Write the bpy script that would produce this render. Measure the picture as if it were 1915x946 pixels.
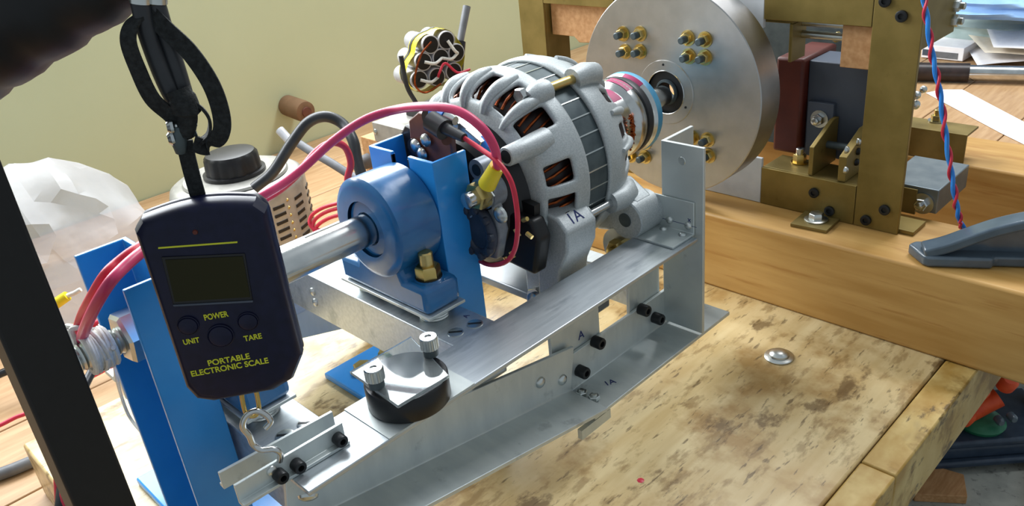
import bpy, bmesh, math, random
from mathutils import Vector, Matrix
for o in list(bpy.data.objects): bpy.data.objects.remove(o)
scene = bpy.context.scene
COL = scene.collection
random.seed(7)
V = Vector

# ---------------------------------------------------------------- camera
CX = V((0.70888748, 0.69874689, -0.09607983))      # camera right in world axes
CY = V((0.25195873, -0.37810522, -0.89081605))     # camera down
CZ = V((-0.65878323, 0.60728019, -0.44408943))     # camera forward
FPX = 1552.01
EYE = V((0.44814, -0.5544, 0.42))
cam_d = bpy.data.cameras.new('camera'); cam = bpy.data.objects.new('camera', cam_d); COL.objects.link(cam)
cam_d.sensor_width = 36.0; cam_d.lens = FPX / 1915 * 36.0; cam_d.clip_start = 0.01
m3 = Matrix((CX, -CY, -CZ)).transposed()
cam.matrix_world = Matrix.Translation(EYE) @ m3.to_4x4()
scene.camera = cam

# ---------------------------------------------------------------- world, lamps, exposure
world = bpy.data.worlds.new('room_light'); scene.world = world; world.use_nodes = True
bg = world.node_tree.nodes['Background']
bg.inputs[0].default_value = (0.80, 0.92, 1.0, 1); bg.inputs[1].default_value = 0.40

def area(name, loc, aim, sx, sy, power, col):
    d = bpy.data.lights.new(name, 'AREA'); d.shape = 'RECTANGLE'; d.size = sx; d.size_y = sy
    d.energy = power; d.color = col
    o = bpy.data.objects.new(name, d); COL.objects.link(o); o.location = loc
    o.rotation_euler = (V(aim) - V(loc)).to_track_quat('-Z', 'Y').to_euler()
    return o
area('window_daylight', (-0.935, -0.04, 0.84), (0.6, -0.06, 0.28), 1.46, 0.78, 45, (0.93, 0.97, 1.0))      # daylight entering by the window in the back wall
area('ceiling_lamp', (0.02, 1.15, 1.85), (0.1, 0.0, 0), 1.0, 0.4, 29, (0.96, 0.98, 1.0))
scene.view_settings.view_transform = 'Standard'; scene.view_settings.look = 'None'
scene.view_settings.gamma = 1.0; scene.view_settings.use_curve_mapping = False
scene.view_settings.exposure = 0.20

# ---------------------------------------------------------------- photo pixel -> world
def ray(u, v): return CX * ((u - 957.5) / FPX) + CY * ((v - 473.0) / FPX) + CZ
def PX(u, v, x=None, y=None, z=None, s=None):
    d = ray(u, v)
    if s is None:
        if x is not None: s = (x - EYE.x) / d.x
        elif y is not None: s = (y - EYE.y) / d.y
        else: s = (z - EYE.z) / d.z
    return EYE + d * s
def PL(u, v, p0, n):
    d = ray(u, v); return EYE + d * ((p0 - EYE).dot(n) / d.dot(n))

# ---------------------------------------------------------------- materials
def lin(c):
    return tuple((x / 12.92 if x <= 0.04045 else ((x + 0.055) / 1.055) ** 2.4) for x in (k / 255.0 for k in c))
def mat(name, c, c2=None, rough=0.5, metal=0.0, scale=60.0, stretch=(1, 1, 1), bump=0.0, bscale=None,
        detail=6.0, lo=0.35, hi=0.65, alpha=1.0, trans=0.0, coat=0.0, ior=1.45, wave=None, spots=None):
    m = bpy.data.materials.new(name); m.use_nodes = True
    nt = m.node_tree; N = nt.nodes; L = nt.links; b = N['Principled BSDF']
    b.inputs['Roughness'].default_value = rough; b.inputs['Metallic'].default_value = metal
    b.inputs['Alpha'].default_value = alpha; b.inputs['Transmission Weight'].default_value = trans
    b.inputs['Coat Weight'].default_value = coat; b.inputs['IOR'].default_value = ior
    b.inputs['Coat Roughness'].default_value = 0.15
    tc = N.new('ShaderNodeTexCoord'); mp = N.new('ShaderNodeMapping'); mp.inputs['Scale'].default_value = stretch
    L.new(tc.outputs['Object'], mp.inputs['Vector'])
    no = N.new('ShaderNodeTexNoise'); no.inputs['Scale'].default_value = scale; no.inputs['Detail'].default_value = detail
    L.new(mp.outputs['Vector'], no.inputs['Vector'])
    rp = N.new('ShaderNodeValToRGB'); rp.color_ramp.elements[0].position = lo; rp.color_ramp.elements[1].position = hi
    c2 = c2 or tuple(min(255, k * 1.12) for k in c)
    rp.color_ramp.elements[0].color = (*lin(c), 1); rp.color_ramp.elements[1].color = (*lin(c2), 1)
    L.new(no.outputs['Fac'], rp.inputs['Fac']); out = rp.outputs['Color']
    for sp in (spots or []):      # (scale, threshold lo, hi, colour, stretch) stains with a shape of their own
        mp2 = N.new('ShaderNodeMapping'); mp2.inputs['Scale'].default_value = sp[4]; mp2.inputs['Location'].default_value = (sp[0] * .37, sp[0] * .11, 0)
        L.new(tc.outputs['Object'], mp2.inputs['Vector'])
        n2 = N.new('ShaderNodeTexNoise'); n2.inputs['Scale'].default_value = sp[0]; n2.inputs['Detail'].default_value = 5; n2.inputs['Roughness'].default_value = 0.62
        L.new(mp2.outputs['Vector'], n2.inputs['Vector'])
        r2 = N.new('ShaderNodeMapRange'); r2.inputs['From Min'].default_value = sp[1]; r2.inputs['From Max'].default_value = sp[2]
        r2.inputs['To Max'].default_value = sp[5] if len(sp) > 5 else 1.0
        L.new(n2.outputs['Fac'], r2.inputs['Value'])
        mx = N.new('ShaderNodeMix'); mx.data_type = 'RGBA'; L.new(r2.outputs['Result'], mx.inputs['Factor'])
        L.new(out, mx.inputs['A']); mx.inputs['B'].default_value = (*lin(sp[3]), 1); out = mx.outputs['Result']
    L.new(out, b.inputs['Base Color'])
    if bump:
        nb = N.new('ShaderNodeTexNoise'); nb.inputs['Scale'].default_value = bscale or scale; nb.inputs['Detail'].default_value = 4
        L.new(mp.outputs['Vector'], nb.inputs['Vector'])
        bp = N.new('ShaderNodeBump'); bp.inputs['Strength'].default_value = bump; bp.inputs['Distance'].default_value = 0.002
        L.new(nb.outputs['Fac'], bp.inputs['Height']); L.new(bp.outputs['Normal'], b.inputs['Normal'])
    return m

I3 = (1, 1, 1)
MAT = dict(
    wall=mat('wall_paint', (192, 198, 160), (198, 204, 167), rough=0.75, scale=3),
    concrete=mat('concrete', (150, 154, 148), (172, 175, 168), rough=0.9, scale=25, spots=[(60, .56, .66, (92, 96, 92), I3, .6)]),
    bench=mat('bench_wood', (166, 130, 92), (184, 150, 112), rough=0.45, scale=14, stretch=(9, 1, 3), spots=[(30, .60, .70, (150, 112, 68), (6, 1, 1), .5)]),
    slab=mat('worn_maple', (198, 172, 122), (220, 199, 152), rough=0.38, scale=9, stretch=(8, 1, 2), coat=0.12, bump=0.05, bscale=40,
             spots=[(5, .46, .66, (184, 148, 88), I3, .7), (13, .52, .64, (152, 112, 52), I3, .7), (60, .54, .64, (128, 96, 48), (1.4, .5, 1), .55),
                    (30, .60, .66, (100, 74, 40), (1, .6, 1), .75), (110, .60, .66, (84, 62, 34), (1.8, .35, 1), .7), (8, .61, .68, (178, 136, 50), (1, .5, 1), .7)]),
    strip=mat('stained_edge_wood', (184, 152, 84), (206, 180, 118), rough=0.5, scale=26, stretch=(3, 1, 1),
              spots=[(10, .50, .62, (160, 118, 40), I3, .7), (22, .54, .64, (132, 98, 36), I3, .8), (50, .58, .64, (80, 60, 32), (1.5, .5, 1), .8), (7, .58, .66, (70, 56, 38), (1, .5, 2), .8)]),
    beam=mat('beam_pine', (178, 134, 70), (196, 154, 90), rough=0.5, scale=9, stretch=(1, 8, 10), detail=3,
             spots=[(14, .58, .64, (160, 108, 48), (.5, 4, 8), .5)]),
    wood=mat('block_wood', (176, 128, 82), (198, 152, 106), rough=0.6, scale=30, stretch=(6, 1, 6)),
    alu=mat('brushed_aluminium', (188, 195, 200), (202, 208, 212), rough=0.40, metal=0.85, scale=26, stretch=(14, 1, 14), bump=0.03,
            spots=[(26, .58, .68, (140, 150, 158), (1.5, .5, 1), .6)]),
    alub=mat('aluminium_angle', (196, 203, 203), (208, 214, 212), rough=0.46, metal=0.62, scale=30, stretch=(1, 3, 1), bump=0.02,
             spots=[(40, .62, .70, (150, 156, 158), I3, .5)]),
    aluw=mat('turned_aluminium', (174, 172, 170), (184, 182, 180), rough=0.38, metal=1.0, scale=60, bump=0.02, bscale=300),
    cast=mat('cast_aluminium', (166, 172, 174), (184, 189, 190), rough=0.5, metal=0.35, scale=900, detail=2, bump=0.12, bscale=1200),
    stator=mat('laminated_steel', (70, 80, 84), (86, 96, 99), rough=0.5, metal=0.5, scale=80),
    steel=mat('bright_steel', (190, 192, 192), (215, 216, 214), rough=0.22, metal=1.0, scale=40),
    zinc=mat('zinc_plate', (190, 196, 196), (214, 216, 212), rough=0.3, metal=1.0, scale=60),
    gold=mat('yellow_zinc', (196, 168, 96), (214, 190, 128), rough=0.3, metal=1.0, scale=60),
    brass=mat('dull_brass', (126, 108, 56), (142, 122, 68), rough=0.45, metal=0.55, scale=40, spots=[(45, .64, .72, (92, 74, 28), I3, .5)]),
    brassd=mat('dark_brass', (122, 104, 56), (138, 120, 70), rough=0.5, metal=0.5, scale=40),
    blue=mat('blue_paint', (38, 142, 222), (46, 150, 229), rough=0.32, scale=30, coat=0.3),
    bluec=mat('blue_hammered_paint', (28, 96, 150), (40, 112, 168), rough=0.3, scale=24, bump=0.15, bscale=60, coat=0.5),
    blackm=mat('black_oxide', (30, 32, 34), (44, 46, 48), rough=0.4, metal=0.4),
    black=mat('black_plastic', (14, 14, 16), (22, 22, 25), rough=0.4),
    blackp=mat('black_powder_coat', (7, 7, 9), (11, 11, 13), rough=0.55, scale=200),
    fabric=mat('black_webbing', (18, 20, 21), (38, 41, 42), rough=0.85, scale=500, bump=0.5, bscale=900),
    navy=mat('navy_plastic', (12, 15, 40), (17, 20, 48), rough=0.36, scale=200, ior=1.35),
    lcd=mat('lcd_screen', (34, 33, 12), (44, 42, 16), rough=0.3, scale=6, ior=1.25),
    ylw=mat('yellow_ink', (196, 200, 40), (206, 208, 50), rough=0.6),
    ink=mat('blue_ink', (28, 40, 92), (36, 48, 104), rough=0.7),
    redc=mat('red_insulation', (196, 40, 62), (206, 52, 76), rough=0.42),
    pink=mat('pink_red_insulation', (206, 58, 100), (216, 72, 114), rough=0.38),
    blackc=mat('black_insulation', (34, 36, 40), (46, 48, 52), rough=0.4),
    greyc=mat('grey_insulation', (96, 98, 102), (112, 114, 118), rough=0.5),
    blueins=mat('blue_insulation', (30, 120, 214), (50, 140, 224), rough=0.4),
    yellow=mat('yellow_vinyl', (222, 200, 24), (232, 212, 44), rough=0.4),
    copper=mat('enamelled_copper', (112, 46, 22), (164, 84, 40), rough=0.3, metal=0.9, scale=300, stretch=(1, .2, 1)),
    dark=mat('dark_varnish', (26, 20, 20), (44, 32, 30), rough=0.4, scale=80),
    brown=mat('brown_phenolic', (84, 46, 38), (108, 64, 50), rough=0.45, scale=60),
    redbrown=mat('red_brown_coil', (74, 26, 18), (90, 34, 22), rough=0.5, scale=30),
    slatem=mat('ground_steel', (120, 130, 136), (138, 146, 150), rough=0.4, metal=0.7, scale=60),
    slate=mat('slate_block', (62, 70, 84), (76, 84, 98), rough=0.5, scale=14),
    greyp=mat('grey_enamel', (72, 86, 98), (84, 98, 110), rough=0.3, scale=60, coat=0.6),
    plum=mat('regulator_metal', (110, 116, 126), (140, 146, 152), rough=0.45, metal=0.5, scale=80, bump=.2),
    darkblue=mat('dark_blue_resin', (34, 42, 58), (54, 62, 78), rough=0.4, scale=60, bump=.3),
    white=mat('white_plate', (200, 204, 208), (212, 215, 218), rough=0.5),
    paper=mat('white_paper', (236, 234, 238), (244, 243, 246), rough=0.8),
    buff=mat('buff_paper', (222, 210, 190), (230, 220, 204), rough=0.8),
    cloth=mat('blue_cloth', (120, 160, 214), (150, 186, 230), rough=0.9, scale=20, bump=0.3),
    clothg=mat('grey_green_cloth', (150, 166, 164), (176, 190, 188), rough=0.9, scale=20, bump=0.3),
    string=mat('white_string', (206, 204, 196), (222, 220, 212), rough=0.9, scale=400),
    variac=mat('grey_hammered_case', (150, 148, 142), (176, 174, 168), rough=0.4, metal=0.5, scale=40, spots=[(30, .6, .7, (116, 112, 104), I3, .5)]),
    bag=mat('clear_polythene', (196, 197, 204), (216, 217, 222), rough=0.35, alpha=0.42, scale=12, bump=0.6, bscale=30),
    clear=mat('clear_acrylic', (236, 244, 246), (240, 248, 250), rough=0.03, trans=0.93, ior=1.49),
    orange=mat('orange_plastic', (216, 74, 34), (228, 90, 44), rough=0.45),
    green=mat('green_plastic', (32, 104, 74), (44, 118, 86), rough=0.45),
    bluegrey=mat('slate_blue_plastic', (44, 58, 76), (54, 68, 86), rough=0.4),
    pegw=mat('peg_wood', (106, 78, 54), (122, 92, 66), rough=0.6, scale=40),
    magenta=mat('magenta_marker', (150, 34, 84), (168, 52, 100), rough=0.5),
    bluemark=mat('blue_painted_rim', (70, 140, 178), (92, 158, 190), rough=0.4, scale=60),
    capsil=mat('capacitor_sleeve', (178, 178, 182), (198, 198, 202), rough=0.35, metal=0.4),
)

# ---------------------------------------------------------------- mesh builder
def basis(w):
    w = V(w).normalized(); a = V((0, 0, 1)) if abs(w.z) < 0.9 else V((1, 0, 0))
    u = a.cross(w).normalized(); return u, w.cross(u), w
class MB:
    def __init__(s): s.v = []; s.f = []
    def add(s, vs, fs):
        k = len(s.v); s.v += [V(p) for p in vs]; s.f += [[i + k for i in f] for f in fs]; return s
    def obox(s, c, u, v, w):          # centre and three half-axis vectors
        c, u, v, w = V(c), V(u), V(v), V(w)
        P = [c + a * u + b * v + d * w for d in (-1, 1) for b in (-1, 1) for a in (-1, 1)]
        F = [(0, 2, 3, 1), (4, 5, 7, 6), (0, 1, 5, 4), (2, 6, 7, 3), (0, 4, 6, 2), (1, 3, 7, 5)]
        if u.cross(v).dot(w) < 0: F = [f[::-1] for f in F]
        return s.add(P, F)
    def box(s, x0, x1, y0, y1, z0, z1):
        return s.obox(((x0 + x1) / 2, (y0 + y1) / 2, (z0 + z1) / 2), ((x1 - x0) / 2, 0, 0), (0, (y1 - y0) / 2, 0), (0, 0, (z1 - z0) / 2))
    def lathe(s, prof, o, axis, n=32, cap=True, ph=0.0):   # prof: (distance along axis, radius)
        u, v, w = basis(axis); o = V(o); P = []; F = []
        for a, r in prof:
            for i in range(n):
                t = ph + 2 * math.pi * i / n; P.append(o + w * a + (u * math.cos(t) + v * math.sin(t)) * r)
        for j in range(len(prof) - 1):
            for i in range(n):
                F.append((j * n + i, j * n + (i + 1) % n, (j + 1) * n + (i + 1) % n, (j + 1) * n + i))
        if cap:
            F.append(tuple(range(n))[::-1]); F.append(tuple(range((len(prof) - 1) * n, len(prof) * n)))
        return s.add(P, F)
    def cyl(s, p0, p1, r, r1=None, n=20, ph=0.0):
        p0, p1 = V(p0), V(p1); d = p1 - p0
        return s.lathe([(0, r), (d.length, r if r1 is None else r1)], p0, d, n, True, ph)
    def prism(s, poly, o, u, v, depth):       # polygon in (u,v), extruded along u x v
        o, u, v = V(o), V(u), V(v); w = u.cross(v).normalized() * depth; n = len(poly)
        ar = sum(poly[i][0] * poly[(i + 1) % n][1] - poly[(i + 1) % n][0] * poly[i][1] for i in range(n))
        if ar < 0: poly = poly[::-1]
        if depth < 0: poly = poly[::-1]
        P = [o + u * a + v * b for a, b in poly]; P += [p + w for p in P]
        F = [tuple(range(n))[::-1], tuple(range(n, 2 * n))] + [(i, (i + 1) % n, n + (i + 1) % n, n + i) for i in range(n)]
        return s.add(P, F)
    def sweep(s, pts, r, n=10, closed=False):
        pts = [V(p) for p in pts]; m = len(pts); P = []; F = []; up = None
        for i, p in enumerate(pts):
            a = pts[(i - 1) % m] if (closed or i > 0) else p; b = pts[(i + 1) % m] if (closed or i < m - 1) else p
            t = (b - a).normalized()
            if up is None: up = basis(t)[0]
            up = (up - t * up.dot(t)).normalized(); q = t.cross(up)
            rr = r[i] if isinstance(r, (list, tuple)) else r
            for k in range(n):
                g = 2 * math.pi * k / n; P.append(p + (up * math.cos(g) + q * math.sin(g)) * rr)
        for i in range(m if closed else m - 1):
            for k in range(n):
                j = (i + 1) % m
                F.append((i * n + k, i * n + (k + 1) % n, j * n + (k + 1) % n, j * n + k))
        if not closed: F.append(tuple(range(n))[::-1]); F.append(tuple(range((m - 1) * n, m * n)))
        return s.add(P, F)
    def ribbon(s, pts, sides, w, t):          # flat strap: sides = width direction at each point
        P = []; F = []; m = len(pts)
        for i, p in enumerate(pts):
            a = pts[max(i - 1, 0)]; b = pts[min(i + 1, m - 1)]; tg = (b - a).normalized()
            sd = (sides[i] - tg * sides[i].dot(tg)).normalized(); nn = tg.cross(sd)
            for k, l in ((-1, -1), (1, -1), (1, 1), (-1, 1)): P.append(p + sd * (k * w / 2) + nn * (l * t / 2))
        for i in range(m - 1):
            for k in range(4): F.append((i * 4 + k, i * 4 + (k + 1) % 4, i * 4 + 4 + (k + 1) % 4, i * 4 + 4 + k))
        F.append((3, 2, 1, 0)); F.append(tuple((m - 1) * 4 + k for k in range(4)))
        return s.add(P, F)
    def build(s, name, material, parent=None, bevel=0.0, sharp=40, seg=2):
        lo = V([min(p[i] for p in s.v) for i in range(3)]); hi = V([max(p[i] for p in s.v) for i in range(3)])
        if parent is None: base = V(((lo.x + hi.x) / 2, (lo.y + hi.y) / 2, lo.z))
        else: base = BASE[parent]
        me = bpy.data.meshes.new(name); me.from_pydata([p - base for p in s.v], [], s.f)
        me.materials.append(MAT[material]); me.validate()
        me.polygons.foreach_set('use_smooth', [True] * len(me.polygons))
        if not bevel: me.set_sharp_from_angle(angle=math.radians(sharp))
        o = bpy.data.objects.new(name, me); COL.objects.link(o)
        BASE[o] = base
        if parent is None: o.location = base
        else: o.parent = parent
        if bevel:
            md = o.modifiers.new('bevel', 'BEVEL'); md.width = bevel; md.segments = seg; md.limit_method = 'ANGLE'; md.angle_limit = math.radians(38)
            md.harden_normals = False
            me.set_sharp_from_angle(angle=math.radians(sharp))
        return o
BASE = {}
def thing(name, label, cat, loc, group=None):
    o = bpy.data.objects.new(name, None); COL.objects.link(o); o.location = loc; o.empty_display_size = 0.02
    BASE[o] = V(loc); tag(o, label, cat, group); return o
def tag(o, label=None, cat=None, group=None, kind=None):
    if label: o['label'] = label
    if cat: o['category'] = cat
    if group: o['group'] = group
    if kind: o['kind'] = kind
    return o
def spline(pts, n=8):
    pts = [V(p) for p in pts]; out = []; e = [pts[0] * 2 - pts[1]] + pts + [pts[-1] * 2 - pts[-2]]
    for i in range(1, len(e) - 2):
        a, b, c, d = e[i - 1:i + 3]
        for k in range(n):
            t = k / n
            out.append(0.5 * ((2 * b) + (c - a) * t + (2 * a - 5 * b + 4 * c - d) * t * t + (3 * b - a - 3 * c + d) * t ** 3))
    return out + [pts[-1]]
def hexnut(m, p, ax, r, h, ph=0.3, hole=None):
    p = V(p); ax = V(ax).normalized(); m.lathe([(0, r), (h * .85, r), (h, r * .88)], p, ax, 6, True, ph); return m
def bolt(parent, p, ax, r, nut_h, stud_r=None, stud_l=0, washer=None, mw='zinc', mn='zinc', ms=None, name='bolt'):
    """hex nut on a stud with an optional washer: one part, washer and stud are its sub-parts"""
    p = V(p); ax = V(ax).normalized(); wh = 0.0012 if washer else 0
    o = hexnut(MB(), p + ax * wh, ax, r, nut_h, random.random()).build(name, mn, parent)
    if washer: MB().cyl(p - ax * .0001, p + ax * wh, washer, n=24).build('washer', mw, o)
    if stud_r: MB().lathe([(0, stud_r), (stud_l * .9, stud_r), (stud_l, stud_r * .8)], p + ax * (wh + nut_h), ax, 14).build('stud', ms or mn, o)
    return o
def caphead(parent, p, ax, r, h, mt='blackm', name='cap_screw'):
    p = V(p); ax = V(ax).normalized(); m = MB()
    m.lathe([(0, r), (h * .9, r), (h, r * .9), (h, r * .5), (h * .45, r * .48)], p, ax, 18)
    return m.build(name, mt, parent)
def panhead(parent, p, ax, r, h, mt='zinc', name='screw'):
    p = V(p); ax = V(ax).normalized()
    return MB().lathe([(0, r), (h * .5, r * .92), (h * .85, r * .6), (h, r * .25)], p, ax, 14).build(name, mt, parent)
def text(s, p, u, v, size, material, parent, name='lettering', bold=0.0, align='CENTER', fit=None):
    """lettering laid on a surface: p = baseline centre, u = reading direction, v = up direction"""
    cu = bpy.data.curves.new(name, 'FONT'); cu.body = s; cu.size = size; cu.align_x = align; cu.extrude = 0.00012; cu.offset = bold
    tmp = bpy.data.objects.new('tmp', cu); COL.objects.link(tmp); bpy.context.view_layer.update()
    dg = bpy.context.evaluated_depsgraph_get(); me = bpy.data.meshes.new_from_object(tmp.evaluated_get(dg))
    bpy.data.objects.remove(tmp); bpy.data.curves.remove(cu)
    u = V(u).normalized(); v = (V(v) - u * V(v).dot(u)).normalized(); w = u.cross(v); base = BASE[parent]
    kx = 1.0
    if fit: xs_ = [q.co.x for q in me.vertices]; kx = fit / (max(xs_) - min(xs_))
    for q in me.vertices: q.co = V(p) + u * (q.co.x * kx) + v * q.co.y + w * q.co.z - base
    me.name = name; me.materials.clear(); me.materials.append(MAT[material])
    o = bpy.data.objects.new(name, me); COL.objects.link(o); o.parent = parent; BASE[o] = base
    return o
X1, Y1, Z1 = V((1, 0, 0)), V((0, 1, 0)), V((0, 0, 1))

# ================================================================= setting
ZB, ZF = -0.055, -0.72
WY0, WY1, WZ0, WZ1 = -0.80, 0.72, 0.42, 1.26       # window opening, above the part of the wall that the photo shows
w = MB().box(-0.99, -0.919, -1.6, 3.2, ZF, WZ0).box(-0.99, -0.919, -1.6, 3.2, WZ1, 1.6).box(-0.99, -0.919, -1.6, WY0, WZ0, WZ1).box(-0.99, -0.919, WY1, 3.2, WZ0, WZ1).build('wall_back', 'wall')
tag(w, 'pale yellow-green painted wall behind the workbench', kind='structure')
wf = MB().box(-0.985, -0.945, WY0, WY0 + .03, WZ0, WZ1).box(-0.985, -0.945, WY1 - .03, WY1, WZ0, WZ1).box(-0.985, -0.945, WY0, WY1, WZ0, WZ0 + .03).box(-0.985, -0.945, WY0, WY1, WZ1 - .03, WZ1).build('window_1', 'paper')
tag(wf, 'white window frame set in the wall above the workbench', kind='structure')
f = MB().box(-0.919, 1.8, -1.6, 3.2, ZF - 0.05, ZF).build('floor', 'concrete'); tag(f, 'grey speckled concrete floor below the bench', kind='structure')

bench = thing('workbench', 'long plank-topped wooden workbench standing against the yellow-green wall', 'workbench', (-0.35, 0.5, ZF))
xs = [-0.917, -0.79, -0.665, -0.535, -0.41, -0.285, -0.16, -0.03, 0.10, 0.215]
for a, b in zip(xs[:-1], xs[1:]):
    MB().box(a + 0.0008, b - 0.0008, -1.05, 2.6, ZB - 0.038, ZB).build('plank', 'bench', bench, bevel=0.0012)
for lx in (-0.85, -0.22):
    for ly in (-0.9, 2.4):
        MB().box(lx - .04, lx + .04, ly - .04, ly + .04, ZF, ZB - .038).build('leg', 'bench', bench)
MB().box(-0.9, -0.18, -0.86, -0.82, ZB - .12, ZB - .038).build('rail', 'bench', bench)

slab = thing('wooden_slab', 'thick scratched and stained maple slab carrying the test rig', 'wooden slab', (0, -0.1, ZB))
MB().box(-0.2745, 0.2705, -0.478, 0.215, ZB + .0002, 0).build('board', 'slab', slab, bevel=0.002)
for a, b in ((-0.478, -0.2), (-0.1985, -0.0765), (-0.0755, 0.215)):
    MB().box(0.2715, 0.2965, a, b, ZB + .0002, -0.0004).build('edge_strip', 'strip', slab, bevel=0.0015)
# carriage bolt head let into the slab
bb = thing('bench_bolt', 'domed zinc bolt head with washer let into the slab', 'bolt', PX(1457, 667, z=0.0002))
p = PX(1457, 667, z=0.0002)
MB().lathe([(0, .0125), (.0008, .0125), (.0016, .0115)], p, Z1, 28).build('washer', 'zinc', bb)
MB().lathe([(0, .0085), (.002, .0082), (.0036, .0062), (.0042, .002)], p + Z1 * .0016, Z1, 24).build('head', 'zinc', bb)
p = PX(1198, 898, z=0)
tag(MB().lathe([(0, .0028), (.0003, .0022)], p, Z1, 7).build('wax_spot', 'redc'), 'tiny crimson wax spot on the scratched slab', 'spot')
p = PX(1370, 850, z=0)

# ---------------- two pine beams across the bench
ZT = 0.079
tag(MB().box(-0.25, 0.95, 0.081, 0.175, 0.0002, ZT).build('timber_beam', 'beam', bevel=0.0025), 'long planed pine beam under the brass frame, resting on the slab', 'beam')
tag(MB().box(-0.25, 0.95, 0.318, 0.405, ZB + .0002, ZT).build('timber_beam', 'beam', bevel=0.0025), 'second pine beam under the rear of the brass frame, resting on bench planks', 'beam')

# wall peg
pg = PX(557, 205, x=-0.905)
peg = thing('wall_peg', 'round brown wooden peg sticking out of the wall', 'peg', PX(540, 200, x=-0.919))
a = PX(538, 197, x=-0.9185)
MB().lathe([(0, .019), (.05, .0195), (.062, .0185), (.064, .012)], a, V((1, -.02, -.05)), 26).build('dowel', 'pegw', peg)
MB().lathe([(0, .0095), (.004, .009), (.005, .004)], a + V((.063, -.001, -.003)), V((1, 0, -.05)), 18).build('end_plug', 'brown', peg)

# ================================================================= alternator rig : blue stands
def blue_stand(Y, label, dr, gap, fl, plate):
    """two angle irons back to back: webs at Y, flanges running dr*Y; the shaft passes between them"""
    t = thing('steel_stand', label, 'stand', (0, Y, 0.0002))
    hw, zt, th = 0.0355, 0.2345, 0.003
    for sg in (-1, 1):
        m = MB()
        zs_ = zt if dr > 0 else zt - .0
        m.prism([(sg * hw, 0), (sg * hw, dr * fl), (sg * (hw - th), dr * fl), (sg * (hw - th), dr * th), (sg * gap, dr * th), (sg * gap, 0)], (0, Y, 0.0064), X1, Y1, zt - 0.0064)
        po = m.build('post', 'blue', t, bevel=0.0006)
        yf_ = Y if dr > 0 else Y - th
        if gap > .005: MB().box(sg * gap - .0006 * (sg < 0), sg * gap + .0006 * (sg > 0), Y - .0002, Y + th, 0.15, zt - 0.002).build('slot_edge', 'blackm', po)
        MB().cyl((sg * .012, yf_ - .0003, .048), (sg * .012, yf_ + .0006, .048), .0026, n=16).build('hole', 'zinc', po)
    b = MB().box(-0.140, 0.048, plate[0], plate[1], 0.0002, 0.0062).build('base_plate', 'blue', t, bevel=0.0015)
    for q in plate[2]:
        bolt(b, (-0.112, q, 0.006), Z1, 0.0085, 0.007, washer=0.0105, mn='gold', mw='gold')
    return t
s1 = blue_stand(-0.4135, 'bright blue angle-iron stand holding the threaded end of the shaft', -1, .0006, .030, (-.4335, -.372, (-.385,)))
s2 = blue_stand(-0.2365, 'bright blue angle-iron stand between blue bearing block and alternator', 1, .009, .030, (-.2585, -.2005, (-.2345, -.2065)))
# extra: base of the near stand shows a foot running back
ZA = 0.192
# shaft with threaded end and clamp nut
sh = thing('steel_shaft', 'polished steel shaft with threaded end and large zinc nut', 'shaft', (0, -0.34, ZA - .012))
RS = 0.0112
MB().lathe([(0, RS * .93), (.002, RS), (.203, RS), (.205, RS * .93)], (0, -0.410, ZA), Y1, 32).build('rod', 'steel', sh)
m = MB(); prof = []
for i in range(26):
    prof += [(i * .0026, .0078), (i * .0026 + .0013, .0068)]
m.lathe(prof, (0, -0.476, ZA), Y1, 24); m.build('thread', 'zinc', sh)
hexnut(MB(), (0, -0.4315, ZA), -Y1, 0.0160, 0.0125, .2).build('nut', 'zinc', sh)
hexnut(MB(), (0, -0.4312, ZA), Y1, 0.0160, 0.0125, .5).build('nut', 'zinc', sh)

# ---------------- pillow blocks
def pillow(Y, label):
    zt = 0.1372
    t = thing('pillow_block', label, 'bearing', (0, Y, zt - .0098))
    R = 0.0365
    m = MB(); m.lathe([(-.0195, .0205), (-.0195, .031), (-.018, .0350), (-.0165, R), (.0165, R), (.018, .0350), (.0195, .031), (.0195, .0205)], (0, Y, ZA), Y1, 48, cap=False)
    m.lathe([(-.0165, .0205), (-.0165, RS + .0004)], (0, Y, ZA), Y1, 48, cap=False)
    m.lathe([(.0165, RS + .0004), (.0165, .0205)], (0, Y, ZA), Y1, 48, cap=False)
    m.build('housing', 'bluec', t)
    m = MB(); m.lathe([(-.0155, .0205), (-.0172, .0195), (-.0178, RS + .001), (-.0155, RS + .0005)], (0, Y, ZA), Y1, 40, cap=False); m.build('bearing_ring', 'bluec', t)
    hf_ = [(.050, zt + .0005), (.050, zt + .017), (.0475, zt + .0205), (.027, zt + .0205), (.0245, zt + .027), (.024, zt + .036)]
    m = MB(); m.prism([(-a, b) for a, b in hf_][::1] + hf_[::-1], (0, Y + .0155, 0), X1, Z1, .031)
    m.build('foot', 'bluec', t, bevel=0.004, seg=3)
    for sg in (-1, 1):
        m = MB(); m.lathe([(0, .0125), (.003, .0118), (.005, .009)], (sg * .0365, Y, zt + .0165), Z1, 20); m.build('bolt_boss', 'bluec', t)
        b = bolt(t, (sg * .0365, Y, zt + .0205), Z1, .0088, .0085, .0052, .010, washer=.0095, mn='gold', mw='blackm')
        if sg > 0: b['label'] = 'brass-coloured nut on a threaded stud'
        for k in range(4):
            MB().lathe([(0, .0105), (.0010, .0110), (.0019, .0105)], (sg * .0365, Y, zt - .0096 + k * .0019), Z1, 24).build('spacer_washer', 'zinc', t)
    MB().box(-.052, .052, Y - .0165, Y + .0165, zt - .0018, zt + .0004).build('shim_plate', 'alub', t, bevel=.0004)
    return t
pillow(-0.2545, 'blue painted bearing block with square foot around the polished shaft')
pillow(-0.3920, 'blue painted bearing block mostly hidden behind the hanging scale')

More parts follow.
